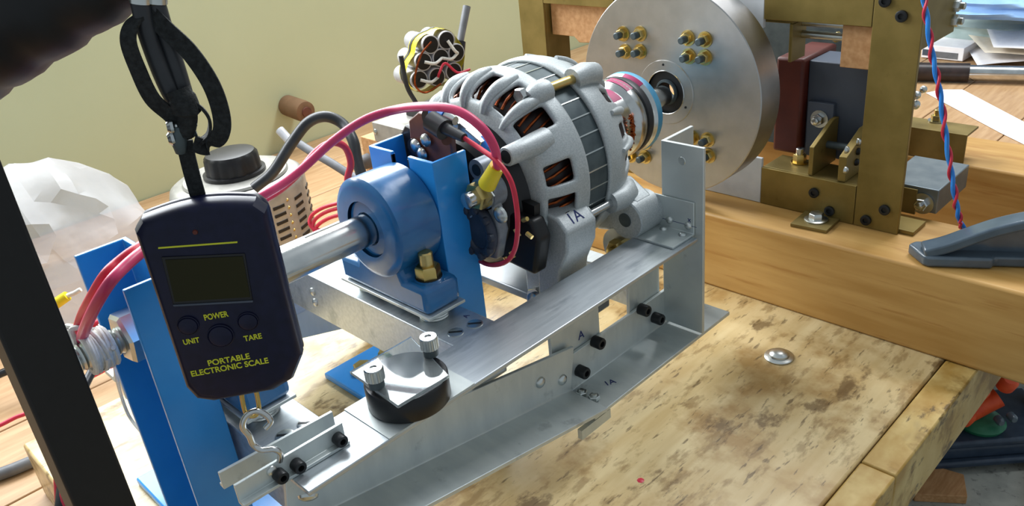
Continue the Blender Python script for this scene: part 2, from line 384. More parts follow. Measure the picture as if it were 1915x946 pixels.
# ================================================================= aluminium torque frame
fr = thing('torque_frame', 'aluminium cradle of tubes, angles and long flat bar under the bearing blocks', 'frame', (0.05, -0.23, 0.036))
ZTUBE = 0.1275
def tube(Y, x0, x1):
    z0, h = ZTUBE - .0385, .0385
    m = MB(); t = .003
    y0, y1 = Y - .01925, Y + .01925
    P = []
    for x in (x0, x1):
        P += [(x, y0, z0), (x, y1, z0), (x, y1, ZTUBE), (x, y0, ZTUBE), (x, y0 + t, z0 + t), (x, y1 - t, z0 + t), (x, y1 - t, ZTUBE - t), (x, y0 + t, ZTUBE - t)]
    F = []
    for i in range(4):
        j = (i + 1) % 4
        F += [(i, 8 + i, 8 + j, j), (4 + i, 4 + j, 12 + j, 12 + i), (i, j, 4 + j, 4 + i), (8 + i, 12 + i, 12 + j, 8 + j)]
    m.add(P, F); return m.build('square_tube', 'alu', fr, bevel=0.0008)
t1 = tube(-0.2545, -0.162, 0.0842); t2 = tube(-0.3920, -0.162, 0.0842)
for tt, sc in ((t1, ((852, 622), (888, 606))), (t2, ((533, 815), (573, 792)))):
    for u, v in sc:
        p = PX(u, v, z=ZTUBE)
        o = MB().lathe([(0, .0056), (.0005, .0056), (.0007, .0048)], p, Z1, 24).build('countersunk_screw', 'zinc', tt)
        MB().obox(p + Z1 * .0007, V((.0035, .0035, 0)) * .95, V((-.0006, .0006, 0)), Z1 * .0002).build('slot', 'blackm', o)
for u, v in ((585, 545), (590, 565)):
    panhead(t1, PX(u, v, y=-0.27375), -Y1, .0035, .0022)
text('A', PX(876, 592, z=ZTUBE + .0001), V((-.3, 1, 0)), V((-1, -.3, 0)), .006, 'ink', t1, 'ink_mark')
# long flat bar
ZBAR = 0.1306
bar = MB().box(0.0805, 0.1235, -0.4148, -0.0585, ZTUBE + .0001, ZBAR).build('long_bar', 'alu', fr, bevel=0.0006)
# spacer plate under the level
ya, yb = PX(745, 800, z=ZBAR).y, PX(872, 690, z=ZBAR).y
MB().box(0.0803, 0.1236, -0.362, -0.297, ZBAR + .0001, ZBAR + .0007).build('spacer_plate', 'alub', bar)
panhead(bar, PX(576, 926, z=0.124), V((.6, -.5, -.7)), .0055, .003)
panhead(bar, (0.108, -0.292, 0.1275), -Z1, .004, .003)
# upright angle
XU0, XU1, YU = 0.0880, 0.1262, -0.0555
up = MB().prism([(XU0, 0), (XU1, 0), (XU1, .003), (XU0 + .003, .003), (XU0 + .003, .040), (XU0, .040)], (0, YU, 0.0425), X1, Y1, 0.2035 - 0.0425).build('upright_angle', 'alub', fr, bevel=0.0005)
p = PX(1275, 301, y=YU); MB().lathe([(0, .0034), (.0004, .003)], p, -Y1, 18).build('hole', 'zinc', up)
# small angle cleat joining bar and upright
cl = MB().prism([(-.0003, 0), (-.0003, .028), (-.0020, .028), (-.0020, .0018), (-.030, .0018), (-.030, 0)], (XU0 - .006, YU, ZBAR + .0001), Y1, Z1, .0370).build('cleat', 'alub', fr, bevel=.0004)
for u, v in ((1252, 411), (1287, 422)): panhead(cl, PX(u, v, y=YU - .002), -Y1, .0032, .0022)
for u, v in ((1241, 428), (1276, 439)): panhead(cl, PX(u, v, z=ZBAR + .002), Z1, .0032, .0022)
text('x', PX(1289, 415, y=YU - .0021), X1, Z1, .006, 'ink', cl, 'ink_mark')
MB().obox(PX(1268, 416, y=YU - .00205), X1 * .017, Y1 * .00005, Z1 * .0002).build('scribed_line', 'ink', cl)
# bottom angle, level part
XA, ZL = 0.0885, 0.0395
def angle(p0, p1, vflange, hflange, name, t=.003, side=1):
    """equal angle running from p0 to p1 (inside corner line); horizontal flange towards +X, upright flange up"""
    p0, p1 = V(p0), V(p1); d = (p1 - p0); L = d.length; d.normalize(); x = X1 * side; n = x.cross(d) if side > 0 else d.cross(x)
    if n.z < 0: n = -n
    prof = [(0, 0), (hflange, 0), (hflange, t), (t + .0022, t), (t + .0006, t + .0006), (t, t + .0022), (t, vflange), (0, vflange)]
    P = [p0 + x * a + n * b for a, b in prof]; P += [p + d * L for p in P]; k = len(prof)
    F = [tuple(range(k)), tuple(range(k, 2 * k))[::-1]] + [(i, k + i, k + (i + 1) % k, (i + 1) % k) for i in range(k)]
    if side < 0: F = [f[::-1] for f in F]
    m = MB().add(P, F); bm = bmesh.new(); me = bpy.data.meshes.new('x'); me.from_pydata([tuple(p) for p in m.v], [], m.f); bm.from_mesh(me)
    bmesh.ops.recalc_face_normals(bm, faces=bm.faces)
    m2 = MB().add([v.co.copy() for v in bm.verts], [[v.index for v in f.verts] for f in bm.faces]); bm.free(); bpy.data.meshes.remove(me)
    return m2.build(name, 'alub', fr, bevel=.0004)
ang1 = angle((XA - .003, -0.190, ZL - .003), (XA - .003, -0.0085, ZL - .003), .034, .0375, 'bottom_angle')
ang2 = angle((XA - .0005, -0.4180, ZL + .0440), (XA - .0005, -0.1800, ZL + .0003), .0395, .0385, 'sloping_angle')
for u, v in ((1208, 581), (1234, 597), (1122, 642), (1093, 697)):
    p = PX(u, v, x=XA + .006); caphead(ang1, (XA, p.y, p.z), X1, .0048, .0085)
for u, v in ((1013, 716), (1054, 711)):
    p = PX(u, v, x=XA + .004); panhead(ang2, (XA + .0022, p.y, p.z), X1, .0045, .0032)
for u, v in ((1088, 736), (1111, 744)):
    p = PX(u, v, z=ZL + .002); bolt(ang2, (p.x, p.y, ZL + .0015), Z1, .0045, .003, .0022, .0015)
text('1A', PX(1143, 718, z=ZL + .0002), V((.45, 1, 0)), V((-1, .45, 0)), .008, 'ink', ang1, 'ink_mark')
MB().box(XA + .03, XA + .034, -0.205, -0.172, ZL - .012, ZL - .004).build('under_strip', 'alub', fr)
# upright hanger plates behind the bottom angle
for a, b, s in ((-0.191, -0.136, 'A'), (-0.098, -0.057, None)):
    h = MB().box(XA - .0065, XA - .0033, a, b, ZL, ZTUBE - .0002).build('hanger_plate', 'alub', fr, bevel=.0004)
    if s: text(s, (XA - .0031, -0.158, .076), Y1, Z1, .010, 'ink', h, 'ink_mark')
# cross members under the alternator
MB().prism([(XA - .0066, -.118), (-.035, -.118), (-.048, -.122), (-.052, -.132), (-.048, -.144), (-.038, -.150), (XA - .0066, -.150)], (0, 0, .084), X1, Y1, .0075).build('cross_arm', 'greyp', fr, bevel=.0015)
MB().box(0.0, XA - .0066, -.078, -.060, .088, .0905).build('cross_plate', 'alu', fr, bevel=.0006)
MB().box(0.0, XA - .0066, -.078, -.075, .060, .088).build('cross_web', 'alu', fr, bevel=.0006)
MB().box(-0.1652, -0.162, -0.4148, -0.0585, .060, ZTUBE).build('side_plate', 'alu', fr, bevel=.0005)
# far side sloping angle seen between tube and slab
angle((-0.1622, -0.4180, .0780), (-0.1622, -0.15, .0060), .045, .020, 'sloping_angle', side=-1)
bolt(fr, PX(1012, 552, z=.0905), V((.15, -1, .25)), .0088, .009, .005, .003, washer=.012, mn='steel', mw='stator')
bolt(fr, PX(1160, 462, y=-0.082), -Y1, .0085, .008, .0045, .004, washer=.017, mn='gold', mw='zinc')

# hook holder at the near end of the bar: two little angles
hk = thing('hook_holder', 'pair of short aluminium angles clamped across the tip of the long bar', 'bracket', (0.1, -0.405, ZBAR))
def hang(pa, pb, h, wd, sd, nm):
    pa, pb = V(pa), V(pb); d = (pb - pa); L = d.length; d.normalize(); x = d.cross(Z1).normalized() * sd
    prof = [(0, 0), (wd, 0), (wd, .002), (.002, .002), (.002, h), (0, h)]
    P = [pa + x * a + Z1 * b for a, b in prof]; P += [p + d * L for p in P]; k = len(prof)
    bm = bmesh.new(); vs = [bm.verts.new(p) for p in P]
    for f in [tuple(range(k)), tuple(range(k, 2 * k))] + [(i, (i + 1) % k, k + (i + 1) % k, k + i) for i in range(k)]: bm.faces.new([vs[i] for i in f])
    bmesh.ops.recalc_face_normals(bm, faces=bm.faces); bm.verts.index_update()
    m = MB().add([v.co.copy() for v in bm.verts], [[v.index for v in f.verts] for f in bm.faces]); bm.free()
    return m.build(nm, 'alub', hk, bevel=.0003)
zh = ZBAR + .0002
A0, A1 = PX(450, 944, z=zh), PX(648, 824, z=zh)
B0, B1 = PX(426, 922, z=zh), PX(636, 804, z=zh)
dA = (A1 - A0).normalized(); prp = dA.cross(Z1).normalized()
fa = hang(A0 - prp * .002, A1 - prp * .002, .0125, .006, 1, 'front_angle')
fb = hang(B0 - prp * .004, B1 - prp * .004, .0110, .005, -1, 'rear_angle')
for u, v in ((527, 892), (560, 873), (638, 824)):
    p = PL(u, v, A0 + prp * .004, prp); caphead(fa, p - prp * .004, prp, .0036, .006)
for u, v in ((508, 880),):
    p = PL(u, v, A0, prp); panhead(fa, p, prp, .003, .0015)

# ================================================================= alternator
al = thing('alternator', 'cast aluminium car alternator with copper windings, vents and steel pulley', 'alternator', (0, -0.11, 0.1))
def pol(y, r, deg): a = math.radians(deg); return V((r * math.cos(a), y, ZA + r * math.sin(a)))
def shell(prof, windows, name, material, th, NT=144, parent=al):
    bm = bmesh.new(); rows = []
    for y, r in prof: rows.append([bm.verts.new(pol(y, r, 360.0 * i / NT) - BASE[parent]) for i in range(NT)])
    for j in range(len(prof) - 1):
        for i in range(NT):
            dg = 360.0 * (i + .5) / NT
            if any(abs((dg - c + 180) % 360 - 180) < hw and j0 <= j < j1 for c, hw, j0, j1 in windows): continue
            bm.faces.new((rows[j][i], rows[j][(i + 1) % NT], rows[j + 1][(i + 1) % NT], rows[j + 1][i]))
    bmesh.ops.delete(bm, geom=[v for v in bm.verts if not v.link_faces], context='VERTS')
    bmesh.ops.recalc_face_normals(bm, faces=bm.faces)
    me = bpy.data.meshes.new(name); bm.to_mesh(me); bm.free(); me.materials.append(MAT[material])
    me.polygons.foreach_set('use_smooth', [True] * len(me.polygons))
    o = bpy.data.objects.new(name, me); COL.objects.link(o); o.parent = parent; BASE[o] = BASE[parent]
    # recalc may flip: make outward
    md = o.modifiers.new('solid', 'SOLIDIFY'); md.thickness = th; md.offset = -1; md.use_even_offset = False
    sb = o.modifiers.new('sub', 'SUBSURF'); sb.levels = 1; sb.render_levels = 1
    return o
wins = [(c, 5.3, 4, 10) for c in (44, 64, 85, 105, 126, 147, 168, 189, 210, 231, 252, 273)] + [(10.5, 6.3, 4, 9), (-10, 6.3, 4, 9)]
rp = [(-.1265, .0772), (-.1295, .0776), (-.133, .0773), (-.137, .0770), (-.1415, .0765), (-.146, .0758), (-.1505, .0748), (-.155, .0735), (-.1595, .0715), (-.164, .0685), (-.1675, .0640), (-.1695, .0570), (-.170, .048), (-.170, .038)]
shell(rp, wins, 'rear_housing', 'cast', .0045)
# raised ribs between the rear vents
for c in (34.5, 54, 74.5, 95, 115.5, 136.5, 157.5, 178.5):
    if c == 34.5: continue
    pts = [pol(y, r - .0004, c) for y, r in rp[3:12]]
    MB().sweep(spline(pts, 3), [.0012 + .0036 * math.sin(math.pi * (.12 + .8 * i / 24)) for i in range(25)], 12).build('vent_rib', 'cast', al)
# stator stack
m = MB(); m.lathe([(-.1275, .0735), (-.1020, .0735)], (0, 0, ZA), Y1, 96); st = m.build('stator', 'stator', al)
for k in range(34):
    a = k * 360 / 34 + 4
    MB().obox(pol(-.115, .0736, a), V((math.cos(math.radians(a)), 0, math.sin(math.radians(a)))) * .0004, Y1 * .0118,
              V((-math.sin(math.radians(a)), 0, math.cos(math.radians(a)))) * .0005).build('weld_seam', 'zinc', st)
# windings
m = MB(); m.lathe([(-.160, .044), (-.160, .056), (-.156, .062), (-.145, .066), (-.128, .067)], (0, 0, ZA), Y1, 72)
wd = m.build('winding', 'dark', al)
for k in range(60):
    a = k * 6 + 1; pts = [pol(-.158, .0600, a), pol(-.152, .0650, a + 2), pol(-.140, .0680, a + 5), pol(-.130, .0680, a + 7)]
    if -25 < ((a + 180) % 360 - 180) < 140: MB().sweep(pts, .0011, 6).build('copper_wire', 'copper', wd)
m = MB(); m.lathe([(-.1, .066), (-.062, .060), (-.055, .040)], (0, 0, ZA), Y1, 72); m.build('winding', 'dark', al)
# front housing
fw = [(c, 5.5, 4, 8) for c in (43, 18, -3, 68, 93, 118, 143, 168, 193)]
fp = [(-.1040, .0768), (-.099, .0772), (-.092, .0768), (-.085, .0752), (-.079, .0728), (-.073, .0700), (-.067, .0665), (-.0615, .0628), (-.057, .0585), (-.054, .0530), (-.052, .045), (-.0505, .036), (-.047, .030), (-.036, .027)]
shell(fp, fw, 'front_housing', 'cast', .0045)
for c in (30.5, 7.5, 55.5, 80.5, 105.5, 130.5):
    pts = [pol(y, r + .0004, c) for y, r in fp[3:11]]
    MB().sweep(spline(pts, 3), [.0018 + .0014 * math.sin(math.pi * i / 21) for i in range(22)], 10).build('vent_rib', 'cast', al)
# clamp bosses on both housings with through bolts
for c in (57, 143, -21, -120):
    fb_ = MB().sweep([pol(-.101, .0772, c), pol(-.088, .0785, c), pol(-.076, .0755, c), pol(-.069, .069, c)], [.0085, .009, .0085, .006], 16).build('bolt_boss', 'cast', al)
    MB().cyl(pol(-.128, .0778, c), pol(-.098, .0778, c), .0036, n=16).build('through_bolt', 'gold' if c == 57 else 'steel', al)
    MB().sweep([pol(-.129, .0762, c), pol(-.141, .0762, c), pol(-.147, .0745, c)], [.0085, .0085, .006], 16).build('bolt_boss', 'cast', al)
    hexnut(MB(), pol(-.1475, .0745, c + 4), -Y1, .0058, .005, .1).build('bolt_head', 'steel', al)
# black cover over the lower rear of the housing
ar = [(.0665 * math.cos(math.radians(d)), ZA + .0665 * math.sin(math.radians(d))) for d in range(165, 361, 6)] + [(.040 * math.cos(math.radians(d)), ZA + .040 * math.sin(math.radians(d))) for d in range(360, 164, -6)]
MB().prism(ar, (0, -.1706, 0), X1, Z1, .006).build('lower_cover', 'black', al)
# long rear boss with bore
a0, a1 = V((.0570, -.1900, .2280)), V((.0570, -.150, .2280))
b = MB().lathe([(0, .0064), (.001, .0070), (.018, .0076), (.030, .0086), (.040, .0090)], a0, Y1, 26).build('mounting_boss', 'cast', al)
MB().cyl(a0 - Y1 * .0003, a0 + Y1 * .002, .0048, n=20).build('bore', 'black', b)
# lower ear marked 1A
e = MB().prism([(.046, .180), (.0745, .175), (.0835, .166), (.0820, .150), (.0730, .1310), (.0670, .102), (.0480, .102), (.0500, .128), (.042, .15)], (0, -.130, 0), X1, Z1, .033)
ear = e.build('mounting_ear', 'cast', al, bevel=.002, seg=3)
text('1A', V((.0806, -.1475, .1690)), V((.0, 1, .0)), V((-.75, .0, .75)), .013, 'ink', ear, 'ink_mark')
MB().prism([(.02, .120), (.06, .135), (.062, .104), (.05, .0918), (.02, .0918)], (0, -.134, 0), X1, Z1, .014).build('foot_web', 'cast', al, bevel=.002)
# front lug
lg = MB().lathe([(0, .0155), (.001, .0165), (.029, .0165), (.03, .0155)], (.0745, -.086, .1445), Y1, 32)
lug = lg.build('pivot_lug', 'cast', al)
MB().cyl((.0745, -.0864, .1445), (.0745, -.084, .1445), .0058, n=22).build('bore', 'stator', lug)
MB().prism([(.045, .165), (.062, .172), (.084, .158), (.066, .130), (.040, .126)], (0, -.060, 0), X1, Z1, .022).build('lug_web', 'cast', al, bevel=.003, seg=3)
# pulley
py = MB(); py.lathe([(-.035, .016), (-.035, .0285), (-.012, .0295), (-.008, .0345), (-.003, .0355), (.000, .0345), (.002, .0310), (.007, .0305), (.010, .0340), (.0135, .0360)], (0, 0, ZA), Y1, 64, cap=False)
pul = py.build('pulley', 'steel', al)
MB().lathe([(.0015, .0312), (.0025, .0350), (.0065, .0354), (.0095, .0345), (.0095, .031)], (0, 0, ZA), Y1, 64, cap=False).build('rubber_ring', 'blackc', pul)
MB().lathe([(.0135, .0360), (.0185, .0366), (.0215, .0350), (.0235, .0300), (.025, .010)], (0, 0, ZA), Y1, 64, cap=False).build('rim', 'bluemark', pul)
def patch(y0, y1, r, d0, d1, mt, par):
    m = MB(); n = 8; P = []
    for y, rr in ((y0, r[0]), (y1, r[1])):
        for i in range(n + 1): P.append(pol(y, rr, d0 + (d1 - d0) * i / n))
    m.add(P, [(i, i + 1, n + 2 + i, n + 1 + i) for i in range(n)]); return m.build('marker_patch', mt, par)
patch(-.028, -.013, (.0291, .0298), 52, 100, 'magenta', pul); patch(-.0078, -.0005, (.0349, .0357), 55, 95, 'magenta', pul); patch(.0098, .0136, (.0343, .0364), 55, 88, 'magenta', pul)
# copper pigtail beside the pulley
pts = [pol(-.020 + .0015 * (k % 2), .0325 + .0012 * math.sin(k * 2.1), 22 - k * 2.2) for k in range(26)]
cp = MB(); cp.sweep(pts, .0011, 6); cp.sweep([p + V((.0016, 0, .0012 * math.cos(i * 2.1))) for i, p in enumerate(pts)], .0011, 6); cp.build('copper_pigtail', 'copper', al)
# drive shaft into the wheel hub
MB().lathe([(.018, .0095), (.072, .0095)], (0, 0, ZA + .001), Y1, 28).build('shaft', 'steel', al)
# rear electrics
MB().lathe([(-.1905, .020), (-.1890, .046), (-.1780, .056), (-.1700, .0595)], (-.002, 0, ZA - .009), Y1, 48).build('end_cover', 'black', al)
MB().prism([(-.058, .212), (-.030, .242), (.006, .236), (.006, .195), (-.02, .150), (-.052, .150)], (0, -.196, 0), X1, Z1, .010).build('rectifier_plate', 'black', al, bevel=.0015)
pts = [PX(u, v, y=-.2075) for u, v in ((774, 222), (792, 206), (822, 214), (852, 246), (856, 300), (835, 318), (800, 318), (778, 268))]
MB().prism([(p.x, p.z) for p in pts], (0, -.2075, 0), X1, Z1, .005).build('terminal_board', 'brown', al, bevel=.001)
MB().cyl(PX(835, 262, y=-.2130), PX(835, 262, y=-.2200), .0035, n=14).build('rivet', 'brown', al)
for u, v in ((797, 262), (790, 288), (778, 272)):
    panhead(al, PX(u, v, y=-.214), -Y1, .005, .003)
for u, v, r in ((772, 275, .006), (800, 222, .0065)):
    p = PX(u, v, y=-.215); MB().cyl(p, p + V((0, .018, 0)), r, n=18).build('stud_cap', 'black', al)
# black diodes / connectors along the top
def rod(u0, v0, y0, u1, v1, y1, r, nm, mt, r1=None):
    return MB().cyl(PX(u0, v0, y=y0), PX(u1, v1, y=y1), r, r1, n=18).build(nm, mt, al)
rod(806, 226, -.222, 832, 243, -.222, .0072, 'connector_sleeve', 'blackc')
rod(832, 240, -.222, 868, 258, -.222, .0042, 'connector_tail', 'blackc', .003)
rod(812, 209, -.214, 835, 219, -.214, .0055, 'blue_crimp', 'blueins')
rod(836, 219, -.214, 852, 226, -.214, .0045, 'spade_terminal', 'zinc', .003)
rod(898, 262, -.205, 915, 280, -.205, .0045, 'blue_crimp', 'blueins')
for u, v in ((858, 232), (878, 246), (890, 258)):
    MB().obox(PX(u, v, y=-.207), V((.006, .001, -.004)), V((0, .004, 0)), V((.002, 0, .003))).build('spade_terminal', 'zinc', al, bevel=.0006)
# regulator
MB().lathe([(0, .019), (.006, .0195), (.0075, .016)], PX(905, 400, y=-.200), -Y1, 36).build('regulator_body', 'plum', al)
MB().prism([(-.026, -.03), (.012, -.028), (.020, -.004), (.014, .026), (-.006, .028), (-.024, .008)], PX(915, 405, y=-.1985), X1, Z1, .009).build('regulator_plate', 'plum', al, bevel=.0025, seg=3)
rg = PX(897, 432, y=-.2095)
MB().sweep([rg + V((math.cos(k * math.pi / 14) * .0125, 0, math.sin(k * math.pi / 14) * .0165)) for k in range(28)], .0042, 10, True).build('brush_ring', 'darkblue', al)
MB().prism([(-.010, -.014), (.010, -.014), (.012, .0), (.009, .015), (-.009, .015), (-.012, .0)], rg + Y1 * .006, X1, Z1, .008).build('brush_holder', 'darkblue', al, bevel=.002)
for k in range(9):
    a = k * .7; MB().lathe([(0, .0032), (.003, .003), (.004, .0015)], rg + V((math.cos(a) * .0145, -.002, math.sin(a) * .018)), -Y1, 10).build('resin_blob', 'darkblue', al)
panhead(al, PX(937, 401, y=-.2085), -Y1, .0062, .004)
panhead(al, PX(883, 396, y=-.2085), -Y1, .005, .004)
# output stud, nut
so = PX(903, 362, y=-.2075)
bo = bolt(al, so, -Y1, .0098, .008, .0058, .007, washer=.011, mn='gold', mw='zinc', ms='steel', name='output_nut')
MB().cyl(so + Y1 * .012, so, .012, n=24).build('stud_boss', 'plum', al)
bs = PX(891, 318, y=-.2080); MB().cyl(bs + Y1 * .02, bs, .0075, n=22).build('small_boss', 'plum', al); MB().cyl(bs, bs - Y1 * .0004, .0042, n=16).build('bore', 'black', al)
# black plastic lump and shiny terminals lower right
MB().prism([(-.02, -.022), (.018, -.026), (.026, .004), (.020, .018), (-.004, .020), (-.020, .004)], PX(985, 432, y=-.170), X1, Z1, .014).build('capacitor_block', 'black', al, bevel=.003, seg=3)
for u, v, du, dv in ((963, 428, 8, 14), (985, 436, 10, 8), (955, 470, 6, 12), (945, 480, 4, 10), (978, 412, 8, -3)):
    MB().sweep([PX(u, v, y=-.203), PX(u + du, v + dv, y=-.203)], .0016, 8).build('terminal_pin', 'gold', al)
yc = MB().cyl(PX(930, 310, y=-.216), PX(911, 345, y=-.2155), .0050, .0062, n=20)
yc.build('yellow_crimp', 'yellow', al)
MB().obox(PX(905, 356, y=-.2105), V((.0055, 0, -.006)), V((.0045, 0, .004)), Y1 * .0006).build('ring_tag', 'zinc', al)

# ================================================================= big aluminium wheel
wh = thing('flywheel', 'large polished aluminium disc with clusters of brass nuts and central bearing', 'flywheel', (0, 0.095, ZA - .098))
YW, RW = 0.0756, 0.0988
ZW = 0.1948
m = MB(); m.lathe([(0, .020), (0, RW - .0008), (.0008, RW), (.0315, RW), (.0325, RW - .001), (.0325, .020)], (0, YW, ZW), Y1, 128, cap=False); m.build('disc', 'aluw', wh, sharp=30)
MB().lathe([(-.0008, .0205), (-.0008, .0300), (0, .0306)], (0, YW, ZW), Y1, 64, cap=False).build('hub_flange', 'aluw', wh)
MB().lathe([(-.0010, .0200), (-.0016, .0205), (-.0004, .0212)], (0, YW, ZW), Y1, 64, cap=False).build('hub_ring', 'steel', wh)
MB().lathe([(.0015, .0202), (.0015, .0120)], (0, YW, ZW), Y1, 48, cap=False).build('bearing_seal', 'black', wh)
MB().lathe([(.001, .0122), (-.001, .0112), (-.001, .0098), (.02, .0098)], (0, YW, ZW), Y1, 48, cap=False).build('bearing_collar', 'stator', wh)
for u, v in ((1240, 121), (1282, 201)):
    MB().lathe([(0, .0012), (.0005, .001)], PX(u, v, y=YW - .0009), -Y1, 10).build('set_screw', 'blackm', wh)
for u, v in ((1162, 62), (1194, 62), (1166, 95), (1194, 95), (1283, 70), (1315, 73), (1285, 104), (1315, 106), (1320, 260), (1322, 290), (1292, 256), (1292, 287), (1203, 266), (1176, 262), (1203, 292), (1176, 290)):
    p = PX(u + 4, v + 1, y=YW)
    bolt(wh, p, -Y1, .0055, .005, .0033, .006, washer=.0072, mn='gold', mw='gold', ms='stator')

# ================================================================= brass frame
YF = 0.1278
bf = thing('brass_frame', 'tall brass-coloured steel frame bolted together, standing on two pine beams', 'frame', (0, 0.24, ZT))
def bar_(x0, x1, z0, z1, y=YF, t=.004, nm='frame_bar', mt='brass', par=bf): return MB().box(x0, x1, y, y + t, z0, z1).build(nm, mt, par, bevel=.0005)
rpst = bar_(0.1655, 0.2045, ZT + .0003, 0.36, nm='post')
lpst = bar_(-0.2365, -0.1985, ZT + .0003, 0.36, nm='post')
for p_, x in ((lpst, -.1985),): MB().box(x - .004, x, YF + .004, YF + .040, ZT + .0003, .36).build('flange', 'brass', p_, bevel=.0004)
bb_ = bar_(0.0725, 0.1650, ZT + .0003, 0.1165, nm='bottom_bar'); bar_(-0.198, -0.0725, ZT + .0003, 0.1165, nm='bottom_bar')
tb_ = bar_(0.0690, 0.1650, 0.2560, 0.30, nm='top_bar'); bar_(-0.1980, -0.100, 0.2560, 0.30, nm='top_bar')
bar_(-0.0720, 0.0720, ZT + .0003, 0.125, y=YF + .0005, nm='white_plate', mt='white'); bar_(-0.0990, 0.0685, 0.2480, 0.32, y=YF + .0005, nm='white_plate', mt='white')
for u, v in ((1523, 360), (1552, 394), (1655, 392), (1620, 411), (1687, 30), (1656, 2)):
    caphead(bf, PX(u, v, y=YF), -Y1, .0047, .0025)
# horizontal flanges of the bars (angle iron, running back)
MB().box(0.0725, 0.165, YF + .004, YF + .040, .1135, .1165).build('flange', 'brassd', bb_, bevel=.0004)
MB().box(0.0690, 0.165, YF + .004, YF + .040, .2560, .2590).build('flange', 'brassd', tb_, bevel=.0004)
# hanging brass angle by the wheel
MB().box(0.0675, 0.0945, YF + .0045, YF + .030, .2528, .2558).build('top_bracket', 'brass', bf, bevel=.0004)
MB().box(0.0915, 0.0945, YF + .0045, YF + .030, .2190, .2526).build('top_bracket', 'brass', bf, bevel=.0004)
MB().box(-0.232, -0.200, YF + .0405, .352, ZT + .0003, ZT + .028).build('side_rail', 'brassd', bf, bevel=.0005)
MB().box(-0.11, 0.10, YF + .155, YF + .162, .0805, .30).build('dark_backing', 'stator', bf, bevel=.0005)  # added dark backing, hides the bright bench behind the frame openings
MB().box(.190, .2165, .1325, .160, ZT + .0003, ZT + .004).build('foot_angle', 'brass', bf, bevel=.0004)
# rear frame
YR = 0.352
MB().box(-0.158, -0.118, YR, YR + .004, ZT + .0003, .36).build('rear_post', 'brassd', bf, bevel=.0004)
zr = PX(1712, 100, x=.2).z; ye = PX(1786, 40, x=.2).y
sr = MB().box(.1965, .2, YF + .0045, ye, zr, .36).build('side_plate', 'brassd', bf, bevel=.0004)
for v_ in (10, 36):
    p = PX(1786, v_, x=.2); bolt(sr, (.2, ye - .006, p.z), X1, .0052, .0045, .003, .004, mn='zinc')
ra = MB().prism([(.319, .1100), (.352, .1100), (.352, .1076), (.3214, .1076), (.3214, .0796), (.319, .0796)], (.10, 0, 0), Y1, Z1, .0925).build('rear_angle', 'brassd', bf, bevel=.0004)
p = PX(1752, 226, z=.1102); bolt(ra, (p.x, p.y, .1102), Z1, .0062, .0055, .0036, .006, washer=.009, mn='gold', mw='steel')
for u, v, r in ((1714, 178, .0045), (1712, 196, .005), (1726, 167, .004)):
    panhead(bf, PX(u, v, y=YR - .03), V((1, -.6, 0)), r, .004)
MB().box(.117, .121, YR - .045, YR - .012, .104, .137).build('screw_tab', 'brassd', bf, bevel=.0004)
# wooden spacer blocks, rods, coil, magnet block
MB().prism([(.1375, .2185), (.1655, .2185), (.1655, .2545), (.1375, .2545)], (0, YF + .050, 0), X1, Z1, .042).build('wood_block', 'wood', bf, bevel=.0008)
MB().prism([(-.197, .2200), (-.165, .2200), (-.158, .2140), (-.140, .2150), (-.105, .2230), (-.100, .2555), (-.197, .2555)], (0, YF + .060, 0), X1, Z1, .050).build('wood_block', 'wood', bf, bevel=.0008)
for z in (.240, .2505): MB().cyl((.0946, YF + .024, z), (.139, YF + .024, z), .0035, n=18).build('threaded_rod', 'zinc', bf)
for z in (.228, .2505): MB().cyl((-.125, YF + .030, z), (-.06, YF + .030, z), .0035, n=18).build('threaded_rod', 'zinc', bf)
bolt(bf, (.114, YF + .052, .2330), -Y1, .005, .004, .003, .003, mn='gold')
MB().box(.0885, .166, YF + .052, YF + .092, .1170, .209).build('magnet_block', 'slate', bf, bevel=.001)
cb = MB().box(.060, .0882, YF + .042, YF + .110, .118, .212).build('coil_block', 'redbrown', bf, bevel=.003)
ck = MB().box(.0925, .118, YF + .046, YF + .0518, .118, .172).build('clamp_plate', 'slate', bf, bevel=.0006)
p = PX(1533, 222, y=YF + .046); bolt(ck, p, -Y1, .0058, .005, .0036, .005, washer=.0085, mn='steel', mw='zinc')
# lower brass tabs with screws
for u, nm in ((1510, 0), (1566, 1)):
    x = PX(u, 320, y=YF + .002).x
    tb2 = MB().prism([(YF + .003, .1168), (YF + .050, .1168), (YF + .050, .160 - nm * .004), (YF + .040, .160 - nm * .004), (YF + .003, .144 - nm * .004)], (x, 0, 0), Y1, Z1, .0042 + nm * .003).build('brass_tab', 'brass', bf, bevel=.0005)
    if nm:
        for u2, v2, mt in ((1582, 280, 'zinc'), (1604, 265, 'zinc'), (1604, 283, 'blackm'), (1580, 318, 'zinc'), (1601, 303, 'blackm')):
            panhead(tb2, PX(u2, v2, x=x + .0073), X1, .0034, .003, mt)
    else: MB().cyl((x + .004, YF + .030, .139), (x + .024, YF + .030, .139), .0035, n=16).build('link_pin', 'stator', tb2)
p = PX(1495, 303, z=.117); bolt(bf, (p.x, p.y, .1167), Z1, .0062, .0075, .0038, .006, washer=.008, mn='gold', mw='gold', ms='steel')
# steel block sticking out on the right between the beams
MB().box(.168, .2180, .178, .252, .0830, .1060).build('steel_bar', 'slatem', bf, bevel=.0008)
p = PX(1725, 380, y=.1775)
bolt(bf, p, -Y1, .006, .005, .0035, .004, washer=.010, mn='steel', mw='zinc')
MB().box(.172, .2005, .1760, .178, ZT + .0002, .1035).build('end_plate', 'brassd', bf, bevel=.0004)

